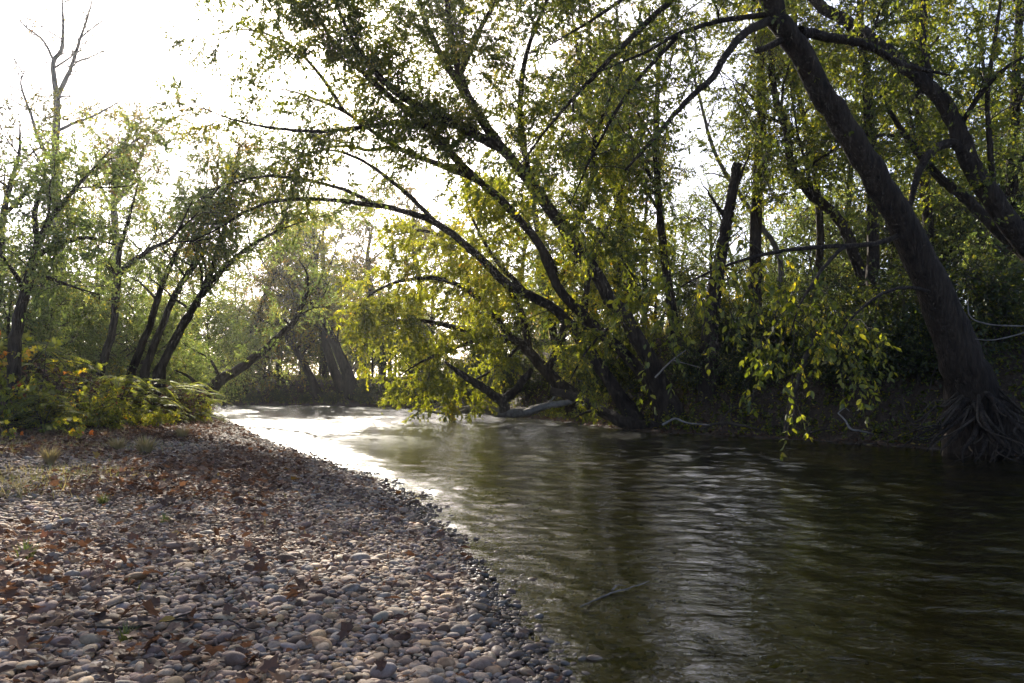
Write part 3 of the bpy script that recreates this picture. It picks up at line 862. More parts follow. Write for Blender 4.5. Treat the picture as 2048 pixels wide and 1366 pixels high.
for k in range(4):
    bank_tree(lab[k], stm[k], [.11, .095, .08, .06, .035, .010], name='willow_tree', lm=('leaf_pale', 'leaf_pale', 'leaf_pale', 'leaf_olive')[k],
              leaf=dict(fine, kind='rhomb', leaf=(.055, .09), dens=3.7, L=(.7, 2.2), up=.5, out=.6, bias=(.25, 0, .1), tint=.5), auto=9, auto_L=(1.0, 2.6), t0=.28)
bank_tree('bent dark trunk slanting low out over the river from the left bank', [(398, 800, 27), (440, 762, 27), (482, 735, 27), (540, 690, 27), (588, 640, 27), (612, 590, 27), (615, 550, 27), (598, 520, 27)], [.20, .18, .16, .13, .10, .06, .04, .012],
          [([(440, 762, 27), (420, 720, 27), (370, 690, 26.6)], [.07, .04, .015]), ([(588, 640, 27), (640, 600, 27), (660, 560, 27)], [.04, .03, .01]), ([(400, 780, 27), (380, 755, 26), (350, 740, 25.5)], [.08, .05, .02])],
          name='slanting_tree', lm='leaf_pale', leaf=dict(fine, dens=2.5), auto=4, auto_L=(.6, 1.4), t0=.3)
# round the bend
far = dict(kind='rhomb', leaf=(.09, .15), dens=4.5, L=(.8, 2.4), ntw=9, twL=(.3, .8), nlv=9, droop=.25, up=.2, hang=.25, tint=.5, br=.02, thin=1.5)
for st, r, l, n, lm, dn in [
    ([(708, 800, 47), (692, 740, 47), (665, 680, 47), (640, 635, 47), (600, 600, 46.5), (550, 590, 46)], [.38, .32, .27, .22, .14, .04], 'thickest dark tree arching left above the far bend', 'arching_tree', 'leaf_olive', 3),
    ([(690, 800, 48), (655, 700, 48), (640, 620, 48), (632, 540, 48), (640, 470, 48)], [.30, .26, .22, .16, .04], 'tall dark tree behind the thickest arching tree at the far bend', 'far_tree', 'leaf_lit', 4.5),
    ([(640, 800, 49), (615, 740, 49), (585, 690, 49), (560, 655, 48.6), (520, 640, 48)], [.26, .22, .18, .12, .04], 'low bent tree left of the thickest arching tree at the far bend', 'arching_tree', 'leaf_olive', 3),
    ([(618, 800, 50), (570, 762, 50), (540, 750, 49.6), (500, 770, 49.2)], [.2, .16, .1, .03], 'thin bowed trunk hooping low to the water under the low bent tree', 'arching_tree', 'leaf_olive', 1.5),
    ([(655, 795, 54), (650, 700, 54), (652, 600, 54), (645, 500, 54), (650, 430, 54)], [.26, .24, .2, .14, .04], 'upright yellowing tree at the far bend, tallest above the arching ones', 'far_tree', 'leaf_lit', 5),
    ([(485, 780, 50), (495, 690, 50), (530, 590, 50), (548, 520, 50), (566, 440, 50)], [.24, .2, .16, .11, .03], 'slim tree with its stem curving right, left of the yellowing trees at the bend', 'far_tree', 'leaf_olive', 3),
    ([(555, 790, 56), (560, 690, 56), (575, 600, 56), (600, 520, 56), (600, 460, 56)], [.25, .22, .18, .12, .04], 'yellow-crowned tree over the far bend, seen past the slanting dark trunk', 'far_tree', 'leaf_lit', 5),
    ([(760, 800, 52), (765, 700, 52), (745, 600, 52), (735, 520, 52), (745, 450, 52)], [.28, .25, .2, .14, .04], 'hazy olive tree at the bend just left of the sunlit overhanging tree', 'far_tree', 'leaf_olive', 4.5),
    ([(815, 800, 50), (830, 690, 50), (840, 580, 50), (825, 480, 50), (830, 400, 50)], [.28, .25, .2, .14, .04], 'olive tree hidden half behind the sunlit overhanging tree', 'far_tree', 'leaf_olive', 4.5),
]:
    bank_tree(l, st, r, name=n, lm=lm, leaf=dict(far, dens=dn * 1.5, tint=.5), auto=9, auto_L=(1.5, 4.0), t0=.3)

# ---- wood behind: copies of a few kinds


def wild_tree(kind, H, lm, bark, kw, lean=0.0, nb=16, bl=(.25, .4)):
    """a free-standing tree grown at the origin"""
    n = 30
    s = np.linspace(0, 1, n)[:, None]
    P = np.hstack([lean * H * s ** 1.6, 0 * s, H * s]) + np.cumsum(rng.normal(0, .012 * H / 10, (n, 3)), 0) * [1, 1, 0]
    R = np.linspace(.018 * H, .012, n)
    LL = []
    for k in range(nb):
        t = .22 + .72 * (k + rng.uniform()) / nb
        i = int(t * (n - 1))
        a = rng.uniform(0, 6.28)
        d = nrm(np.array([math.cos(a), math.sin(a), rng.uniform(.3, .9)]))
        Lg = H * rng.uniform(*bl) * (1.15 - .75 * t)
        u = np.linspace(0, 1, 10)[:, None]
        LL.append((P[i] + d * Lg * u + np.array([0, 0, -.12 * Lg]) * u ** 2 + np.cumsum(rng.normal(0, .03, (10, 3)), 0) * Lg * u * .6, np.linspace(R[i] * .55, .012, 10)))
    t = thing('woodland_tree', None, 'tree', (0, 0, 0), 'trees of the wood behind the banks')
    a = Acc()
    P2, R2 = flare(P, R)
    P2 = np.vstack([P2[0] - [0, 0, .7], P2])
    tubes(a, P2[None], np.append(R2[0], R2)[None], 10, lump=.06, cap=True)
    a.build('trunk', M[bark], t)
    a = Acc()
    tubes(a, np.array([p for p, r in LL]), np.array([r for p, r in LL]), 6)
    tw, lf = a, Acc()
    grow(LL + [(P[18:], R[18:])], tw, lf, **kw)
    tag(tw.build('branches', M['bark_fine'], t), kind='stuff')
    lf.build('crown', M[lm], t)
    return t


bk = dict(kind='rhomb', leaf=(.09, .15), dens=3.2, L=(.8, 2.2), ntw=8, twL=(.3, .8), nlv=9, droop=.2, up=.2, hang=.25, tint=.45, br=.02, t0=.15)
kinds = [wild_tree(0, 11, 'leaf_green', 'bark', bk, .10), wild_tree(1, 9, 'leaf_olive', 'bark', dict(bk, nlv=6), -.12),
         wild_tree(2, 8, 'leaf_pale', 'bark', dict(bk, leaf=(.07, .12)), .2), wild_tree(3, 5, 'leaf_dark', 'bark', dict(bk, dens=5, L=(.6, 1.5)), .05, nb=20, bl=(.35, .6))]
kinds.append(wild_tree(4, 4.6, 'leaf_pale', 'bark', dict(bk, dens=5.5, L=(.6, 1.5), ntw=10, nlv=12, leaf=(.06, .10), tint=.5), .05, nb=20, bl=(.35, .6)))
used = set()
WOOD = [  # kind, px, depth, scale, label
    (0, 1030, 36, 1.0, 'green tree filling the gap left of the upright stems on the right bank'),
    (1, 1180, 34, 1.1, 'olive tree directly behind the trunks of the two-stemmed river tree'),
    (0, 1290, 38, .95, 'green tree behind the slim fork-topped tree on the right bank'),
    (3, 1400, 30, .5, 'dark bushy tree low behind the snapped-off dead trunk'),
    (1, 1350, 44, 1.0, 'olive tree far behind the slim fork-topped tree'),
    (2, 1490, 36, 1.0, 'pale tree behind the gap between the snapped-off trunk and the straight slender tree'),
    (2, 1425, 31, .85, 'pale small tree seen just left of the snapped-off dead trunk'),
    (2, 1600, 34, .75, 'pale small tree behind the thin wavy-stemmed tree'),
    (0, 1690, 30, 1.05, 'green tree behind the massive leaning trunk, left of it at bank height'),
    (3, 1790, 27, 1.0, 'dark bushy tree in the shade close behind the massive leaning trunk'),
    (1, 1780, 36, 1.2, 'olive tree whose top fills in above the massive leaning trunk'),
    (0, 1900, 29, 1.2, 'green tree between the massive leaning trunk and the crooked tree, in back'),
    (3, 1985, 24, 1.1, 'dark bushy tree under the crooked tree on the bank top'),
    (0, 2040, 30, 1.25, 'green tree in back at the right-hand edge, above the crooked tree'),
    (2, 2110, 26, 1.3, 'pale-leaved tree at the right-hand edge, half out of the picture'),
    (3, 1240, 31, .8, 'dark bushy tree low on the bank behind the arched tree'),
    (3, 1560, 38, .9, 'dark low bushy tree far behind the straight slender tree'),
    (2, 40, 27, .95, 'pale-leaved tree at the left-hand edge behind the curving tree'),
    (1, 180, 34, .95, 'olive tree between the tall grey tree and the pale-barked one'),
    (0, 100, 38, .8, 'green tree in back of the tall grey tree'),
    (2, 300, 31, .9, 'pale-leaved tree behind the first stems of the leaning clump'),
    (0, 390, 40, .8, 'green tree in back of the leaning clump on the left bank'),
    (4, 200, 24, .95, 'pale green bushy tree in the shade low behind the left bank shrubs'),
    (4, 90, 21, .8, 'pale green bushy tree low at the foot of the curving tree'),
    (4, 330, 27, .8, 'pale green bushy tree low at the foot of the leaning clump'),
    (2, 450, 48, .95, 'pale tree far behind the slanting dark trunk'),
    (1, 400, 62, 1.1, 'far olive tree left of the yellow-crowned trees'),
    (1, 520, 66, 1.1, 'far olive tree between the slim curving tree and the yellow-crowned one'),
    (0, 610, 70, 1.0, 'farthest green tree behind the yellow-crowned tree'),
    (1, 690, 64, 1.1, 'far olive tree right behind the thickest arching tree'),
    (1, 780, 66, 1.2, 'far olive tree behind the hazy olive tree at the bend'),
    (0, 860, 58, 1.15, 'far green tree behind the sunlit overhanging tree'),
    (1, 960, 52, 1.2, 'far olive tree behind the arched tree'),
    (3, 530, 55, .9, 'dark bush on the far bank under the slanting dark trunk'),
    (3, 600, 53, .8, 'dark bush on the far bank under the low bent tree'),
    (3, 745, 49, .8, 'dark bush on the far bank right of the thickest arching tree'),
    (3, 830, 46, .8, 'dark bush at the water behind the sunlit leaves'),
    (3, 1010, 34, .85, 'dark bushy tree on the bank behind the driftwood'),
    (0, 0, 45, .9, 'green tree far back at the left-hand edge'),
    (4, 470, 50, 1.25, 'pale green bushy tree on the far bank under the slim curving tree'),
    (0, 560, 60, .85, 'green tree closing the far bend, straight behind the slanting dark trunk'),
    (4, 640, 56, 1.3, 'pale green bushy tree closing the far bend behind the low bent tree'),
    (0, 730, 60, .9, 'green tree closing the far bend behind the hazy olive tree'),
    (4, 790, 52, 1.2, 'pale green bushy tree at the far bend beside the sunlit leaves'),
    (1, 470, 58, .95, 'olive tree on the far bank left of the slim curving tree'),
    (4, 265, 26, .9, 'pale green bushy tree behind the slender first stem of the leaning clump'),
    (4, 10, 19, .8, 'pale green bushy tree at the left-hand edge, under the curving tree'),
    (4, 420, 34, 1.0, 'pale green bushy tree over the root of the slanting dark trunk'),
    (4, 140, 30, 1.0, 'pale green bushy tree at the foot of the tall grey tree'),
    (1, 330, 44, 1.0, 'olive tree far behind the leaning clump'),
    (0, 1090, 42, 1.1, 'green tree far behind the two-stemmed river tree, left of its main trunk'),
    (4, 1130, 33, 1.2, 'pale green bushy tree behind the arched tree, above the bright green shrub'),
    (4, 1310, 32, 1.0, 'pale green bushy tree at the foot of the slim fork-topped tree'),
    (4, 1500, 33, .8, 'pale green bushy tree behind the foot of the straight slender tree'),
    (1, 1560, 44, 1.1, 'olive tree far behind the straight slender tree'),
    (4, 1650, 28, 1.1, 'pale green bushy tree behind the foot of the thin wavy-stemmed tree'),
    (0, 1840, 40, 1.3, 'green tree far behind the upright tree beside the crooked one'),
    (4, 1730, 33, 1.1, 'pale green bushy tree behind the upright dark tree'),
    (1, 1960, 36, 1.35, 'olive tree far behind the crooked tree'),
    (4, 1900, 25, 1.0, 'pale green bushy tree right of the massive leaning trunk on the bank top'),
    (4, 2060, 22, 1.1, 'pale green bushy tree at the right-hand edge below the crooked trunk'),
    (0, 1230, 46, 1.1, 'green tree far behind the slender bank tree'),
    (0, 1640, 48, 1.2, 'tall green tree far behind the thin wavy-stemmed tree'),
]
for k_, x_, y_, sc_, l_ in [(0, 13.5, 7, 1.1, 'unseen green tree added for shade on the right bank, nearest the massive leaning tree'), (1, 17, 3, 1.2, 'unseen olive tree added for shade on the right bank, downstream of the picture'),
                            (0, 21, 8, 1.2, 'unseen green tree added for shade, set back on the right bank beside the picture'), (4, 14.5, 4, 1.2, 'unseen pale green bushy tree added for shade on the right bank beside the picture'),
                            (0, 23, -3, 1.3, 'unseen green tree added for shade on the right bank, farthest downstream'), (4, 18.5, -2, 1.3, 'unseen pale green bushy tree added for shade on the right bank, farthest downstream')]:
    WOOD.append((k_, 1024 + x_ * F / y_ if y_ else 0, y_, sc_, l_))  # trees out of view, added to shade the right side
for k, px, Yd, sc, lb_ in WOOD:
    x = (px - 1024) / F * Yd
    z = gz(x, Yd)
    if k not in used:
        used.add(k)
        r = kinds[k]
        r.location, r.scale, r.rotation_euler = (x, Yd, z), (sc,) * 3, (0, 0, rng.uniform(0, 6.28))
    else:
        r = copy_tree(kinds[k], (x, Yd, z), rng.uniform(0, 6.28), sc)
    r['label'] = lb_

# ------------------------------------------------------------------ low plants


def bush(name, label, cat, H, nst, lm, kw, spread=.6, r=.012, group=None, bark='bark_fine', crown='foliage'):
    t = thing(name, label, cat, (0, 0, 0), group)
    LL = []
    for k in range(nst):
        a = rng.uniform(0, 6.28)
        o = np.array([math.cos(a), math.sin(a), 0]) * rng.uniform(0, .12) * H
        h = H * rng.uniform(.6, 1.0)
        u = np.linspace(0, 1, 9)[:, None]
        P = o + np.array([math.cos(a), math.sin(a), 0]) * spread * h * u ** 1.7 * rng.uniform(.3, 1) + np.array([0, 0, h]) * (u - .18 * u ** 3 * spread) + np.cumsum(rng.normal(0, .02, (9, 3)), 0) * h * u
        P[0, 2] -= .1
        LL.append((P, np.linspace(r, r * .3, 9)))
    st, lf = Acc(), Acc()
    tubes(st, np.array([p for p, _ in LL]), np.array([q for _, q in LL]), 5)
    grow(LL, st, lf, **kw)
    st.build('stems', M[bark], t)
    if lf.n:
        lf.build(crown, M[lm], t)
    return t


def put(proto, spots, base_label=None):
    first = True
    for px, py, sc, lb_ in spots:
        p = ground(px, py)
        o = proto if first else copy_tree(proto, p, rng.uniform(0, 6.28), sc)
        if first:
            o.location, o.scale, o.rotation_euler = p, (sc,) * 3, (0, 0, rng.uniform(0, 6.28))
        first = False
        o['label'] = lb_


# saplings with broad lobed leaves turning yellow and red
sap = dict(kind='lobed', leaf=(.10, .19), dens=7, L=(.15, .5), ntw=2, twL=(.08, .2), nlv=2, droop=.2, up=.3, hang=.3, br=.006, t0=.2, spread=.28)
s1 = bush('sapling', None, 'sapling', 2.3, 4, 'leaf_autumn', dict(sap, tint=.3, leaf=(.08, .15)), .5, .014, 'broad-leaved saplings on the left bank')
put(s1, [(60, 862, 1.0, 'tallest broad-leaved sapling at the left edge, yellow and orange leaves at its tip'),
         (160, 850, .8, 'broad-leaved yellow sapling between the tallest sapling and the feathery shrubs'),
         (262, 846, .62, 'small yellow-leaved sapling in front of the middle feathery shrub')])
s2 = bush('sapling', None, 'sapling', 1.5, 5, 'leaf_autumn', dict(sap, tint=.66, leaf=(.06, .11)), .6, .01, 'broad-leaved saplings on the left bank')
put(s2, [(30, 850, 1.25, 'red-leaved sapling at the foot of the tallest yellow one'), (118, 842, 1.2, 'orange and red sapling behind the tallest yellow one')])
s3 = bush('seedling', None, 'seedling', .5, 3, 'leaf_autumn', dict(sap, tint=.35, leaf=(.07, .13), dens=9, L=(.06, .2)), .6, .006, 'seedlings in front of the left bank shrubs')
put(s3, [(147, 880, 1.0, 'little yellow seedling in the grass at the front of the shrubs, largest of its kind'), (12, 880, .8, 'little yellow seedling at the left edge of the grass'),
         (395, 842, .9, 'little yellow-green seedling at the end of the shrubs by the water'), (340, 846, .8, 'little yellow-green seedling under the last feathery shrub')])


def feathery(name, nfr, L, group):
    t = thing(name, None, 'shrub', (0, 0, 0), group)
    st, lf = Acc(), Acc()
    for k in range(nfr):
        a = rng.uniform(0, 6.28)
        h0 = rng.uniform(.05, .75)
        Lf = L * rng.uniform(.6, 1.1)
        u = np.linspace(0, 1, 10)[:, None]
        dirv = np.array([math.cos(a), math.sin(a), 0])
        o = np.array([0, 0, h0]) + dirv * rng.uniform(0, .35)
        P = o + dirv * Lf * u + np.array([0, 0, 1]) * (Lf * (.55 * u - .75 * u ** 2)) * rng.uniform(.5, 1.1)
        tubes(st, P[None], np.linspace(.006, .002, 10)[None], 4)
        n = 26
        w = np.linspace(.15, 1, n)
        i = np.minimum((w * 9).astype(int), 8)
        f = (w * 9 - i)[:, None]
        Q = P[i] * (1 - f) + P[i + 1] * f
        T = nrm(P[i + 1] - P[i])
        side = nrm(np.cross(T, [0, 0, 1.0]))
        for sg in (-1, 1):
            leaves(lf, Q, side * sg + T * .45 + np.array([0, 0, -.15]), np.array([0, 0, 1.0]) + rng.normal(0, .2, (n, 3)), np.full(n, .16) * (1.15 - w * .75) * L, np.clip(rng.normal(.5, .2, n), 0, 1), 'narrow')
    s = bush_stem(st)
    st.build('stems', M['bark_fine'], t)
    lf.build('fronds', M['frond'], t)
    return t


def bush_stem(st):
    for k in range(5):
        a = rng.uniform(0, 6.28)
        u = np.linspace(0, 1, 6)[:, None]
        P = np.array([math.cos(a), math.sin(a), 0]) * .3 * u ** 2 + np.array([0, 0, .85]) * u - np.array([0, 0, .1])
        tubes(st, P[None], np.linspace(.012, .004, 6)[None], 5)


fe = feathery('feathery_shrub', 90, .62, 'feathery shrubs on the left bank')
put(fe, [(378, 845, 1.45, 'feathery shrub at the end of the row, arching towards the water'), (300, 849, 1.5, 'feathery shrub second from the water end of the row'),
         (232, 852, 1.5, 'feathery shrub in the middle of the row behind the small yellow sapling'), (15, 850, 2.2, 'tall feathery shrub at the left edge behind the tallest sapling'),
         (85, 866, .9, 'low feathery shrub in front of the tallest sapling')])
dry = dict(kind='rhomb', leaf=(.04, .09), dens=9, L=(.15, .5), ntw=4, twL=(.06, .2), nlv=4, droop=.2, up=.2, hang=.3, br=.005, t0=.1, spread=.25, tint=.45)
lw = bush('leafy_weed', None, 'weed', .9, 10, 'leaf_autumn', dict(dry, kind='ovate', leaf=(.05, .10), tint=.16, spread=.2, nlv=5), .9, .006, 'yellow-green leafy weeds along the left bank')
put(lw, [(0, 862, 1.2, 'yellow-green leafy weed at the left edge, in front of the feathery shrub'), (105, 862, 1.0, 'yellow-green leafy weed right of the low feathery shrub'), (180, 858, 1.1, 'yellow-green leafy weed between the two yellow saplings'),
         (215, 862, .8, 'low yellow-green leafy weed left of the small yellow sapling'), (290, 858, .55, 'yellow-green leafy weed right of the small yellow sapling'), (330, 854, .5, 'yellow-green leafy weed in front of the second feathery shrub'),
         (385, 846, .8, 'yellow-green leafy weed nearest the water'), (140, 866, .6, 'lowest yellow-green leafy weed, behind the largest yellow seedling')])
dw = bush('dry_shrub', None, 'shrub', .95, 9, 'leaf_brown', dry, .9, .007, 'brown withered shrubs along the left bank')
dws = [(-20, 852), (40, 846), (95, 850), (140, 842), (190, 848), (240, 838), (285, 842), (325, 838), (360, 842), (395, 832), (60, 835), (170, 832), (270, 830)]
dl_ = ['left of the tallest sapling, cut by the picture edge', 'at the foot of the red-leaved sapling', 'behind the low feathery shrub', 'between the orange sapling and the middle yellow sapling', 'right of the middle yellow sapling',
       'in front of the middle feathery shrub', 'beside the small yellow sapling, on its water side', 'below the second feathery shrub', 'below the last feathery shrub', 'nearest the slanting dark trunk',
       'in shade behind the red-leaved sapling', 'in shade behind the middle yellow sapling', 'in shade behind the second feathery shrub']
put(dw, [(x, y + 4, 1.0 + .6 * rng.random(), 'brown withered shrub ' + l) for (x, y), l in zip(dws, dl_)])
gb = bush('green_shrub', None, 'shrub', 1.6, 9, 'leaf_pale', dict(fine, dens=9, L=(.3, .8), ntw=6, nlv=8, leaf=(.05, .09), t0=.1), .7, .012, 'green shrubs under the left bank trees')
put(gb, [(150, 832, 1.2, 'pale green shrub behind the orange and red sapling'), (245, 828, 1.3, 'pale green shrub behind the middle feathery shrub'), (335, 826, 1.4, 'pale green shrub behind the second feathery shrub'),
         (-10, 834, 1.3, 'pale green shrub at the left edge behind the feathery one'), (395, 820, 1.5, 'pale green shrub at the foot of the slanting dark trunk')])

# right bank shrubs
vb = bush('bright_shrub', None, 'shrub', 1.8, 10, 'leaf_green', dict(fine, dens=10, L=(.3, .9), ntw=7, nlv=9, leaf=(.06, .11), t0=.1, tint=.65), .8, .014, 'shrubs on the right bank')
put(vb, [(1165, 790, 1.0, 'bright green shrub between the arched tree and the two-stemmed tree'), (1420, 690, .9, 'green shrub at the foot of the snapped-off dead trunk')])
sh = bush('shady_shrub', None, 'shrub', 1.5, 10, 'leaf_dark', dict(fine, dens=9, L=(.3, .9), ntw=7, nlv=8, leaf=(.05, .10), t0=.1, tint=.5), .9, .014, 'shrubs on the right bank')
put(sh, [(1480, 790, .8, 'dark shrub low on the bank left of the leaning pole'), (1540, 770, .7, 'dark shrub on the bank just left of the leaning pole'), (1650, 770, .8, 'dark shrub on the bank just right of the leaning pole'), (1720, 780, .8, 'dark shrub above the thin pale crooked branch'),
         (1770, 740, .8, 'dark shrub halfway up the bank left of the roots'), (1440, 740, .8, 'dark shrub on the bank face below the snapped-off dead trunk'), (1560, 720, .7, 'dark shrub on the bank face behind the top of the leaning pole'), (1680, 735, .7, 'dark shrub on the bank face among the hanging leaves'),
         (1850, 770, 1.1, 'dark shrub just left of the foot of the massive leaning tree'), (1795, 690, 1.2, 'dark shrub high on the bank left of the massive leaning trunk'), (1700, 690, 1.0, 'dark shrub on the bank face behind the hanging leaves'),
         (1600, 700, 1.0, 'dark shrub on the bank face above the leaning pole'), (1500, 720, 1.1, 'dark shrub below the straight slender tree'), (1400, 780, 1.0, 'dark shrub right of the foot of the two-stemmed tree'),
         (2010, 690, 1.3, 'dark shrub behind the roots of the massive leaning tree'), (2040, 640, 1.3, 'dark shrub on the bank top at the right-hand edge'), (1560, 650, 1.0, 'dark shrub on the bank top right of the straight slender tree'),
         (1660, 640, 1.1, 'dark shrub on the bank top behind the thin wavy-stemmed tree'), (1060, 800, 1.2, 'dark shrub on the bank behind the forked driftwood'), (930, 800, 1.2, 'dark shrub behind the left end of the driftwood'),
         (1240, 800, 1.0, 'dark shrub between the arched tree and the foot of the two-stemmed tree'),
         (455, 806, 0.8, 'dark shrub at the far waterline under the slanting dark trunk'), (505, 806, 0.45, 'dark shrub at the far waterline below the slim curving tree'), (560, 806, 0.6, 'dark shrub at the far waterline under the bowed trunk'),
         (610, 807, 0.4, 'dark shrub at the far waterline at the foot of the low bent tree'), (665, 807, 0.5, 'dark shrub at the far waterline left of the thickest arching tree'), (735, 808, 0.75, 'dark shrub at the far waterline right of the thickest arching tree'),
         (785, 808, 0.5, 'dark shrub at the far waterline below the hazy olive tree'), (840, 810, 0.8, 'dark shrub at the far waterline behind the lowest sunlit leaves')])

# ground cover and litter of the woods: nobody could count it
vis = lambda x, y, mg=2.5: (y > .5) & (np.abs(x) < y * .66 + mg)


def scatter(n, x0, x1, y0, y1):
    x, y = rng.uniform(x0, x1, n), rng.uniform(y0, y1, n)
    k = vis(x, y)
    x, y = x[k], y[k]
    z, kd, d = terrain(x, y)
    return x, y, z, kd, d


x, y, z, kd, d = scatter(150000, -34, 26, 8, 58)
k = (kd == 2) & (d > .3) & (d < 9) & (rng.random(len(x)) < np.where(y < 32, .75, .35))
x, y, z = x[k], y[k], z[k]
n = len(x)
h = rng.gamma(2.0, .12, n)
tw, lf = Acc(), Acc()
u = np.linspace(0, 1, 4)[None, :, None]
D = rdir(n) * .5 + [0, 0, 1]
O = np.stack([x, y, z - .03], 1)
P = O[:, None] + D[:, None] * h[:, None, None] * u
tubes(tw, P, np.full((n, 4), .0035), 3)
b = np.repeat(np.arange(n), 9)
w = rng.uniform(.2, 1, len(b))[:, None]
leaves(lf, O[b] + D[b] * h[b][:, None] * w, rdir(len(b)) + [0, 0, .1], rdir(len(b)) + [0, 0, 1.2], rng.uniform(.05, .12, len(b)), np.clip(rng.normal(.55, .25, len(b)), 0, .97), 'rhomb')
g = thing('ground_cover', None, None, (0, 0, 0))
tag(g, kind='stuff')
tw.build('stems', M['bark_fine'], g)
lf.build('leaves', M['leaf_green'], g)

x, y, z, kd, d = scatter(260000, -34, 26, 8, 58)
k = (kd == 2) & (d < 8) & (rng.random(len(x)) < np.where((d < 2.5) & (y < 32), 1, .7))
k |= (kd == 1) & (d > 5.5) & (rng.random(len(x)) < .8)
x, y, z = x[k], y[k], z[k]
n = len(x)
lf = Acc()
leaves(lf, np.stack([x, y, z + rng.uniform(0, .04, n)], 1), rdir(n) * [1, 1, .3], rdir(n) * .7 + [0, 0, 1], rng.uniform(.06, .13, n), np.clip(rng.normal(.45, .2, n), 0, 1), 'ovate')
tag(lf.build('woodland_litter', M['leaf_brown']), kind='stuff')

# dry weeds and low stalks through the left bank
x, y, z, kd, d = scatter(40000, -30, 0, 9, 46)
k = (kd == 1) & (d > 4.6) & (rng.random(len(x)) < .5)
x, y, z, d = x[k], y[k], z[k], d[k]
n = len(x)
h = rng.gamma(2.2, .15, n) * sstep(4.2, 7, d)
D = rdir(n) * .6 + [0, 0, 1]
O = np.stack([x, y, z - .03], 1)
tw, lf = Acc(), Acc()
P = O[:, None] + D[:, None] * h[:, None, None] * u
tubes(tw, P, np.full((n, 4), .003), 3)
b = np.repeat(np.arange(n), 8)
w = rng.uniform(.2, 1, len(b))[:, None]
leaves(lf, O[b] + D[b] * h[b][:, None] * w, rdir(len(b)), rdir(len(b)) + [0, 0, .8], rng.uniform(.04, .10, len(b)), np.clip(rng.normal(.42, .25, len(b)), 0, 1), 'rhomb')
g = thing('undergrowth', None, None, (0, 0, 0))
tag(g, kind='stuff')
tw.build('stems', M['bark_fine'], g)
lf.build('leaves', M['leaf_brown'], g)

# short grass at the back of the gravel
x, y, z, kd, d = scatter(160000, -16, 1, 4, 26)
cl = bumpy(x, y, 1.4, 33)
pr = sstep(2.2, 4.0, d + .5 * cl) * np.clip(.45 + .5 * cl, .05, 1) * (y > 7) + .012
k = (kd == 1) & (d > .5) & (rng.random(len(x)) < pr * .7)
x, y, z, cl = x[k], y[k], z[k], cl[k]
n = len(x)
b = np.repeat(np.arange(n), 4)
m_ = len(b)
lf = Acc()
leaves(lf, np.stack([x, y, z - .01], 1)[b] + rng.normal(0, .02, (m_, 3)) * [1, 1, 0], rdir(m_) * .55 + [0, 0, 1], rdir(m_), rng.gamma(3, .015, m_) + .015, np.clip(rng.normal(.55, .25, m_), 0, 1), 'blade')
tag(lf.build('short_grass', M['grass']), kind='stuff')


def tuft(lm_tint, nb, H):
    lf = Acc()
    n = nb
    a = rng.uniform(0, 6.28, n)
    leaves(lf, np.stack([np.cos(a), np.sin(a), 0 * a], 1) * rng.uniform(0, .04, (n, 1)) - [0, 0, .01], np.stack([np.cos(a) * .5, np.sin(a) * .5, 1 + 0 * a], 1) + rdir(n) * .25, np.stack([-np.cos(a), -np.sin(a), .5 + 0 * a], 1), rng.uniform(.4, 1, n) * H, np.clip(rng.normal(lm_tint, .12, n), 0, 1), 'blade')
    o = lf.build('grass_tuft', M['grass'])
    tag(o, None, 'grass tuft', 'grass tufts on the gravel bar')
    return o


for T_, spots in [(tuft(.2, 70, .2), [(50, 1125, 'green grass tuft at the left edge, in brown leaves on the gravel', .8), (330, 1050, 'small green grass tuft in brown leaves, between gravel middle and short grass', .6), (205, 1010, 'small green grass tuft at the edge where gravel turns to grass', .7),
                                       (250, 1290, 'tiny green grass tuft among stones beside the long dry twig', .5)]),
                  (tuft(.75, 220, .32), [(290, 912, 'straw-coloured grass tuft, biggest in the middle of the short grass', 1.1), (235, 905, 'straw-coloured grass tuft left of the biggest one', .9), (365, 880, 'straw-coloured grass tuft below the last feathery shrub', 1.0), (100, 930, 'straw-coloured grass tuft in front of the low feathery shrub', .8)])]:
    for i, (px, py, lb_, sc) in enumerate(spots):
        o = T_ if i == 0 else T_.copy()
        if i:
            C.objects.link(o)
        o.location, o.scale, o.rotation_euler = ground(px, py), (sc,) * 3, (0, 0, rng.uniform(0, 6.28))
        o['label'] = lb_

# ------------------------------------------------------------------ gravel
PAL = [('tan', (.33, .26, .19)), ('pinkish brown', (.25, .19, .155)), ('grey', (.26, .235, .21)), ('cream', (.48, .38, .27)), ('dark brown', (.12, .08, .055)), ('buff', (.37, .26, .155))]
PW = np.array([.26, .24, .2, .1, .1, .1])


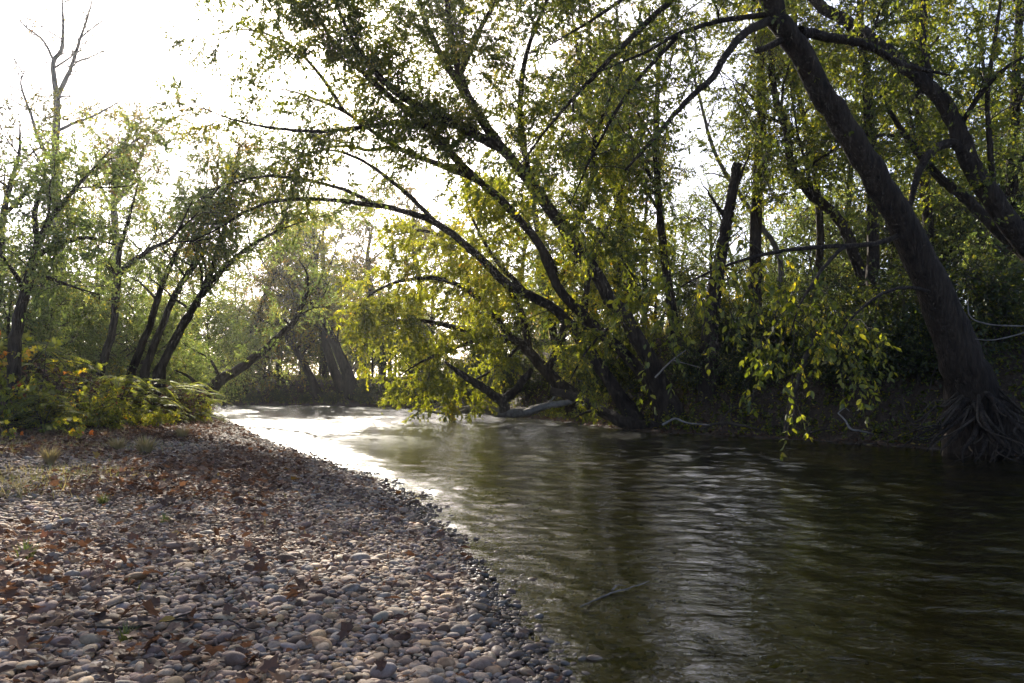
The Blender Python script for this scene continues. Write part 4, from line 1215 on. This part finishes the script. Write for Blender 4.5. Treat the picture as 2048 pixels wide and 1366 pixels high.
def stone_mat(name, node, sock):
    m, nt, out = new_mat(name)
    c = node(nt)
    tc = N(nt, 'ShaderNodeTexCoord')
    ge = N(nt, 'ShaderNodeNewGeometry')
    n1 = N(nt, 'ShaderNodeTexNoise', i_Scale=55.0, i_Detail=4.0, i_Roughness=.7)
    n2 = N(nt, 'ShaderNodeTexNoise', i_Scale=14.0, i_Detail=3.0)
    nt.links.new(ge.outputs['Position'], n1.inputs['Vector'])
    nt.links.new(ge.outputs['Position'], n2.inputs['Vector'])
    r = ramp(nt, [(.3, (.62, .58, .56)), (.65, (1.12, 1.1, 1.08))], n1.outputs['Fac'])
    r2 = ramp(nt, [(.35, (.75, .70, .66)), (.62, (1.08, 1.08, 1.1))], n2.outputs['Fac'])
    mu = [N(nt, 'ShaderNodeMix', data_type='RGBA', blend_type='MULTIPLY') for _ in range(2)]
    for k in mu:
        k.inputs[0].default_value = 1
    nt.links.new(c.outputs[sock], mu[0].inputs[6])
    nt.links.new(r.outputs[0], mu[0].inputs[7])
    nt.links.new(mu[0].outputs[2], mu[1].inputs[6])
    nt.links.new(r2.outputs[0], mu[1].inputs[7])
    p = N(nt, 'ShaderNodeBsdfPrincipled', i_Roughness=.55)
    p.inputs['Specular IOR Level'].default_value = .4
    # stones at the waterline are wet: glossier
    mr = N(nt, 'ShaderNodeMapRange')
    nt.links.new(c.outputs['Alpha'], mr.inputs[0])
    mr.inputs[1].default_value, mr.inputs[2].default_value, mr.inputs[3].default_value, mr.inputs[4].default_value = 0, 1, .15, .75
    nt.links.new(mr.outputs[0], p.inputs['Roughness'])
    p.inputs['Specular IOR Level'].default_value = .3
    b = N(nt, 'ShaderNodeBump', i_Strength=.25, i_Distance=.006)
    nt.links.new(n1.outputs['Fac'], b.inputs['Height'])
    nt.links.new(b.outputs[0], p.inputs['Normal'])
    nt.links.new(mu[1].outputs[2], p.inputs['Base Color'])
    nt.links.new(p.outputs[0], out.inputs['Surface'])
    return m


M['stone'] = stone_mat('stone', lambda nt: N(nt, 'ShaderNodeObjectInfo'), 'Color')
M['gravel'] = stone_mat('gravel', lambda nt: N(nt, 'ShaderNodeAttribute', attribute_name='shade'), 'Color')


def pebble(sub, g):
    bm = bmesh.new()
    bmesh.ops.create_icosphere(bm, subdivisions=sub, radius=1)
    V = np.array([v.co[:] for v in bm.verts])
    T = np.array([[v.index for v in f.verts] for f in bm.faces])
    bm.free()
    D = V.copy()
    s = 1 + 0 * D[:, 0]
    for k in range(4):
        a = nrm(g.normal(size=3))
        s += .10 * np.sin(D @ a * g.uniform(1.2, 2.6) + g.uniform(0, 6.28))
    for k in range(3):                       # worn flats
        a = nrm(g.normal(size=3))
        s = np.minimum(s, g.uniform(.72, .98) / np.maximum(D @ a, .25))
    e = g.uniform(1.6, 2.0)
    return D * s[:, None] * np.array([.5, .5 * g.uniform(.5, .92), .5 * g.uniform(.28, .62)]), T


PEB = [[pebble(sub, np.random.default_rng(500 + k)) for k in range(12)] for sub in (3, 2, 1)]
# sizes and places: jittered lattice of small stones with larger ones set on it
px_, py_, ps_ = [], [], []
for sp, s0, s1, prob in [(.030, .020, .036, .9), (.044, .034, .056, .9), (.08, .053, .088, .62), (.165, .08, .125, .42)]:
    lo, hi = np.array([-16, 1.6]), np.array([3, 30 if sp > .06 else 18 if sp > .04 else 8])
    a, b = np.meshgrid(np.arange(lo[0], hi[0], sp), np.arange(lo[1], hi[1], sp))
    a = a.ravel() + rng.uniform(-.45, .45, a.size) * sp
    b = b.ravel() + rng.uniform(-.45, .45, b.size) * sp
    k = vis(a, b, .5) & (rng.random(len(a)) < prob) & (np.hypot(a, b) < (7 if sp < .04 else 30))
    a, b = a[k], b[k]
    z, kd, d = terrain(a, b)
    far_thin = np.clip(1.6 - b / 12, .25, 1)
    cover = 1 - sstep(3.0, 5.0, d + .6 * bumpy(a, b, 1.4, 33))
    k = (((kd == 1) & (rng.random(len(a)) < cover * far_thin)) | ((kd == 0) & (d < 2.2) & (b < 13) & (rng.random(len(a)) < .5 * np.exp(-d * 2.2)))) & (pdist(a, b, LSH) < 7.5)
    px_.append(a[k])
    py_.append(b[k])
    ps_.append(rng.uniform(s0, s1, k.sum()))
sx, sy, ss = np.concatenate(px_), np.concatenate(py_), np.concatenate(ps_)
sz, skd, sdd = terrain(sx, sy)
ci = rng.choice(len(PAL), len(sx), p=PW)
scol = np.array([c for _, c in PAL])[ci] * rng.uniform(.9, 1.32, (len(sx), 1)) * rng.uniform(.96, 1.04, (len(sx), 3))
wet = np.where(skd == 0, 1.0, 1 - sstep(.03, .24, sdd + .1 * bumpy(sx, sy, 4, 3)))
scol = scol * [1.05, 1.0, .93] * (1 - .5 * wet[:, None])
kind = rng.integers(0, 12, len(sx))
yaw, tl = rng.uniform(0, 6.28, len(sx)), rng.normal(0, .16, (len(sx), 2))
show = ss / np.hypot(sx, sy) * ((np.abs(sx) < sy * .63) & (sy > 2.45) & (skd == 1))
big = np.argsort(-show)[:300]
isbig = np.zeros(len(sx), bool)
isbig[big] = True
cz, szn = np.cos(yaw), np.sin(yaw)
Rm = np.zeros((len(sx), 3, 3))
Rm[:, 0, 0], Rm[:, 0, 1], Rm[:, 1, 0], Rm[:, 1, 1], Rm[:, 2, 2] = cz, -szn, szn, cz, 1
Rt = np.tile(np.eye(3), (len(sx), 1, 1))
Rt[:, 0, 2], Rt[:, 2, 0], Rt[:, 1, 2], Rt[:, 2, 1] = tl[:, 0], -tl[:, 0], tl[:, 1], -tl[:, 1]
Rm = Rt @ Rm
lift = ss * rng.uniform(.06, .24, len(sx))
dist = np.hypot(sx, sy)
acc, cols = Acc(), []
for lod, lo, hi in [(1, 0, 5.5), (2, 5.5, 99)]:
    for k in range(12):
        sel = np.nonzero((kind == k) & ~isbig & (dist >= lo) & (dist < hi))[0]
        if not len(sel):
            continue
        V, T = PEB[lod][k]
        W_ = np.einsum('nij,vj->nvi', Rm[sel], V) * ss[sel][:, None, None] + np.stack([sx[sel], sy[sel], sz[sel] + lift[sel]], 1)[:, None]
        acc.add(W_.reshape(-1, 3), None, (T[None] + (np.arange(len(sel)) * len(V))[:, None, None]).reshape(-1, 3))
        c4 = np.concatenate([scol[sel], 1 - wet[sel][:, None]], 1)
        cols.append(np.repeat(c4, len(V), 0))
print('stones', len(sx), 'faces', sum(len(t) for t in acc.T))
tag(acc.build('gravel', M['gravel'], cols=np.concatenate(cols)), kind='stuff')
protos = {}
bi = sorted(big, key=lambda i: -show[i])
names = [c for c, _ in PAL]
for i in bi:
    k = kind[i]
    if k not in protos:
        V, T = PEB[0][k]
        a = Acc()
        a.add(V, None, T)
        o = a.build('pebble', M['stone'])
        protos[k] = o
    else:
        o = protos[k].copy()
        C.objects.link(o)
    o.location = (sx[i], sy[i], sz[i] + lift[i])
    o.rotation_euler = (tl[i][1], tl[i][0], yaw[i])
    o.scale = (ss[i],) * 3
    o.color = (*scol[i], 1 - wet[i])
    big_ = 'large' if ss[i] > .08 else 'medium'
    where = 'wet at the waterline' if wet[i] > .5 else ('on gravel at the bottom edge' if sy[i] < 3.2 else 'on gravel above the bottom rows')
    o['label'] = f'{big_} rounded {names[ci[i]]} river pebble {where}'
    o['category'] = 'pebble'
    o['group'] = f'{big_} {names[ci[i]]} pebbles {where}'

# ------------------------------------------------------------------ fallen leaves on the gravel


def litter_density(x, y, d):
    c = bumpy(x, y, 1.1, 44)
    return np.clip((.5 + .6 * c) * sstep(.4, 1.8, d) + .14, .06, 1)


x, y, z, kd, d = scatter(170000, -15, 2, 2.2, 30)
k = (kd == 1) & (pdist(x, y, LSH) < 9) & (rng.random(len(x)) < litter_density(x, y, d) * np.clip(.35 + y / 10, 0, 1))
x, y, z, d = x[k], y[k], z[k], d[k]
n = len(x)
S_ = np.clip(rng.gamma(4, .0085, n) + .018, 0, .09)
sho = S_ / np.hypot(x, y) * ((np.abs(x) < y * .62) & (y > 2.6))
hero = np.argsort(-sho)[:70]
msk = np.ones(n, bool)
msk[hero] = False
LP = np.stack([x, y, z + .035 + rng.uniform(0, .03, n)], 1)
LDr, LNr = rdir(n) * [1, 1, .35], rdir(n) * .55 + [0, 0, 1]
ti = np.clip(rng.normal(.42, .2, n), 0, .98)
a = Acc()
half = rng.random(n) < .45
for kd_, sel_, f_ in (('lobed', msk & ~half, 1.0), ('ovate', msk & half, 1.1)):
    leaves(a, LP[sel_], LDr[sel_], LNr[sel_], S_[sel_] * f_, ti[sel_], kd_)
tag(a.build('leaf_litter', M['leaf_brown'], smooth=False), kind='stuff')
TN = [(0, 'dark brown'), (.3, 'brown'), (.58, 'pale tan-brown'), (.85, 'rust-red')]
for i in hero:
    a = Acc()
    L_ = LEAF['lobed'][0].copy()
    leaves(a, np.zeros((1, 3)), LDr[i:i + 1], LNr[i:i + 1], np.array([S_[i] * .85]), ti[i:i + 1], 'lobed')
    V = a.V[0]
    V[:, 2] += .25 * S_[i] * np.sin(rng.uniform(0, 6.28) + 30 * V[:, 0]) * .8
    o = a.build('fallen_leaf', M['leaf_brown'], smooth=False)
    o.location = LP[i]
    nm = [s for t_, s in TN if ti[i] >= t_][-1]
    where = 'at the bottom edge of the gravel' if y[i] < 3.3 else 'in the middle of the gravel' if y[i] < 5 else 'farther up the gravel bar'
    tag(o, f'curled {nm} lobed leaf lying {where}', 'fallen leaf', f'{nm} leaves {where}')

# ------------------------------------------------------------------ driftwood, poles, twigs


def stick(name, label, cat, paths, mat='deadwood', sides=10, group=None, on=None, lump=.12):
    """one piece of wood: a main stem and its side branches"""
    P0 = paths[0][0][0]
    t = thing(name, label, cat, P0, group)
    for k, (P, R) in enumerate(paths):
        a = Acc()
        tubes(a, P[None], R[None], sides, lump=lump, cap=True)
        a.build('stem' if k == 0 else 'side_branch', M[mat], t, P0)
    return t


stick('driftwood', 'forked dead log sticking up out of the water under the sunlit leaves', 'driftwood',
      [limb([(1010, 822, 25), (1003, 803, 25), (965, 775, 24.8), (925, 750, 24.6), (890, 724, 24.4)], [.17, .16, .13, .10, .04]),
       limb([(1003, 803, 25), (1030, 782, 25.2), (1048, 758, 25.4), (1064, 740, 25.6)], [.15, .13, .12, .09])], 'bark')
stick('driftwood', 'big fallen log sloping into the water at the foot of the two-stemmed tree', 'driftwood',
      [limb([(1105, 782, 24), (1140, 792, 23.6), (1190, 815, 23), (1245, 842, 22), (1310, 856, 21.4), (1345, 858, 21.2)], [.11, .13, .15, .17, .19, .15], 40),
       limb([(1215, 828, 22.4), (1180, 822, 21.9), (1150, 836, 21.6)], [.06, .04, .012])], 'bark')
stick('driftwood', 'long low grey log lying in the water below the forked dead log', 'driftwood',
      [limb([(1085, 812, 27), (1060, 822, 26.8), (1010, 826, 26.8), (960, 820, 27.2), (910, 818, 27.6), (880, 816, 28)], [.13, .15, .16, .14, .11, .05], 40),
       limb([(1010, 826, 26.8), (985, 808, 26.6), (970, 800, 26.5)], [.05, .03, .012]), limb([(940, 818, 27.4), (905, 828, 27), (850, 822, 27), (812, 818, 27.2)], [.07, .05, .035, .012]),
       limb([(900, 818, 27.6), (880, 800, 27.4), (868, 790, 27.3)], [.04, .025, .01])])
stick('driftwood', 'grey log resting on the bank between the low grey log and the arched tree', 'driftwood',
      [limb([(1050, 826, 26.2), (1090, 812, 26), (1130, 806, 25.8), (1165, 796, 25.6)], [.12, .11, .10, .05]), limb([(1090, 812, 26), (1110, 790, 25.8), (1100, 770, 25.8)], [.04, .03, .01])])
stick('dead_pole', 'pale dead pole leaning against the dark right bank', 'dead pole',
      [limb([(1572, 866, 17.6), (1585, 800, 17.8), (1606, 730, 18), (1640, 655, 18.2)], [.05, .055, .06, .045])], 'root')
stick('dead_branch', 'thin pale crooked branch on the leafy shore below the right bank', 'dead branch',
      [limb([(1676, 826, 16.6), (1690, 840, 16.4), (1702, 858, 16.2), (1722, 862, 16.1), (1748, 868, 16)], [.012, .018, .022, .02, .012]), limb([(1676, 826, 16.6), (1690, 816, 16.6), (1700, 824, 16.6)], [.012, .01, .006])])
stick('dead_branch', 'thin bare pale branches reaching in past the foot of the massive leaning tree', 'dead branch',
      [limb([(2120, 650, 13.2), (2040, 652, 13.2), (1975, 648, 13.2), (1940, 632, 13.2), (1936, 590, 13.2)], [.016, .014, .012, .010, .004]), limb([(2120, 640, 13), (2040, 668, 13), (1985, 680, 13), (1950, 678, 13)], [.014, .012, .010, .004])])
stick('dead_branch', 'thin grey stick poking up from the bank under the hanging leaves', 'dead branch',
      [limb([(1310, 755, 17), (1345, 720, 17), (1372, 700, 17)], [.02, .016, .008]), limb([(1345, 720, 17), (1400, 735, 16.8)], [.01, .005])])
stick('dead_branch', 'dark crooked branch at the waterline, left of the leaning pole', 'dead branch',
      [limb([(1400, 858, 19), (1440, 846, 19), (1490, 852, 18.8), (1530, 864, 18.4)], [.03, .035, .03, .012]), limb([(1440, 846, 19), (1460, 822, 19), (1490, 812, 19)], [.02, .014, .006])], 'root')
stick('dead_branch', 'dark forked stick at the waterline right of the leaning pole', 'dead branch',
      [limb([(1610, 870, 17), (1650, 858, 17), (1690, 868, 16.8)], [.018, .02, .008]), limb([(1650, 858, 17), (1665, 838, 17)], [.012, .005])], 'root')
stick('dead_branch', 'pale dead branch fallen down the bank left of the leaning pole', 'dead branch',
      [limb([(1325, 850, 18.6), (1350, 838, 18.6), (1375, 846, 18.4), (1420, 850, 18.2)], [.03, .028, .022, .01])])


def lying(pts, r, up=.035):
    P = np.array([ground(*p) + [0, 0, up] for p in pts])
    n = 24
    Q = smooth_line(P, n)
    Q[1:] += np.cumsum(rng.normal(0, .004, (n - 1, 3)), 0) * [1, 1, .3]
    return Q, np.interp(np.linspace(0, 1, n), np.linspace(0, 1, len(r)), r)


stick('twig', 'long dry twig lying across the stones near the bottom left', 'twig', [lying([(170, 1278), (260, 1270), (330, 1258), (430, 1252)], [.004, .008, .007, .003]), lying([(330, 1258), (400, 1240), (455, 1248)], [.005, .004, .002])], 'bark_fine', 6)
stick('twig', 'thin bent twig among brown leaves up from the long dry twig', 'twig', [lying([(215, 1235), (265, 1215), (305, 1190)], [.005, .005, .002])], 'bark_fine', 6)
stick('twig', 'thin twig between stones right of the long dry twig', 'twig', [lying([(455, 1258), (500, 1275), (530, 1290)], [.004, .005, .003])], 'bark_fine', 6)
stick('twig', 'pale forked twig poking out of the shallow water', 'twig', [lying([(1160, 1222), (1190, 1205), (1224, 1190), (1262, 1180), (1290, 1166)], [.004, .005, .005, .004, .002], .012), lying([(1224, 1190), (1236, 1182), (1262, 1184)], [.005, .004, .002], .03)], 'deadwood', 6)


# ------------------------------------------------------------------ the far-off wood, one mass
tw, lf = Acc(), Acc()
LL = []
for k in range(150):
    a = rng.uniform(-.75, .75)
    Yd = rng.uniform(72, 130)
    x = Yd * math.tan(a) * .9
    h = rng.uniform(6, 12) * (1.0 if x < 8 else .6)
    z = gz(x, Yd)
    u = np.linspace(0, 1, 8)[:, None]
    P = np.array([x, Yd, z - .5]) + np.array([rng.normal(0, .12) * h, 0, h]) * u
    LL.append((P, np.linspace(.16, .03, 8)))
tubes(tw, np.array([p for p, _ in LL]), np.array([r for _, r in LL]), 6)
grow(LL, tw, lf, kind='rhomb', leaf=(.22, .38), dens=3, L=(1.5, 4.5), ntw=8, twL=(.5, 1.4), nlv=8, droop=.3, up=.25, hang=.3, tint=.45, br=.04, thin=2, t0=.08)
g = thing('far_woods', None, None, (0, 0, 0))
tag(g, kind='stuff')
tw.build('trunks', M['bark_fine'], g)
lf.build('foliage', M['leaf_olive'], g)

# ------------------------------------------------------------------ air
bm = bmesh.new()
bmesh.ops.create_cube(bm, size=1)
bmesh.ops.scale(bm, vec=(1840, 1660, 32), verts=bm.verts)
bmesh.ops.translate(bm, vec=(0, 690, 13.5), verts=bm.verts)
me = bpy.data.meshes.new('haze')
bm.to_mesh(me)
bm.free()
hz = bpy.data.objects.new('haze', me)
C.objects.link(hz)
m, nt, out = new_mat('haze')
v = N(nt, 'ShaderNodeVolumePrincipled', i_Density=.0005, i_Anisotropy=.75)
v.inputs['Color'].default_value = (.95, .97, 1, 1)
nt.links.new(v.outputs[0], out.inputs['Volume'])
me.materials.append(m)
tag(hz, kind='stuff')
cy.volume_bounces = 0
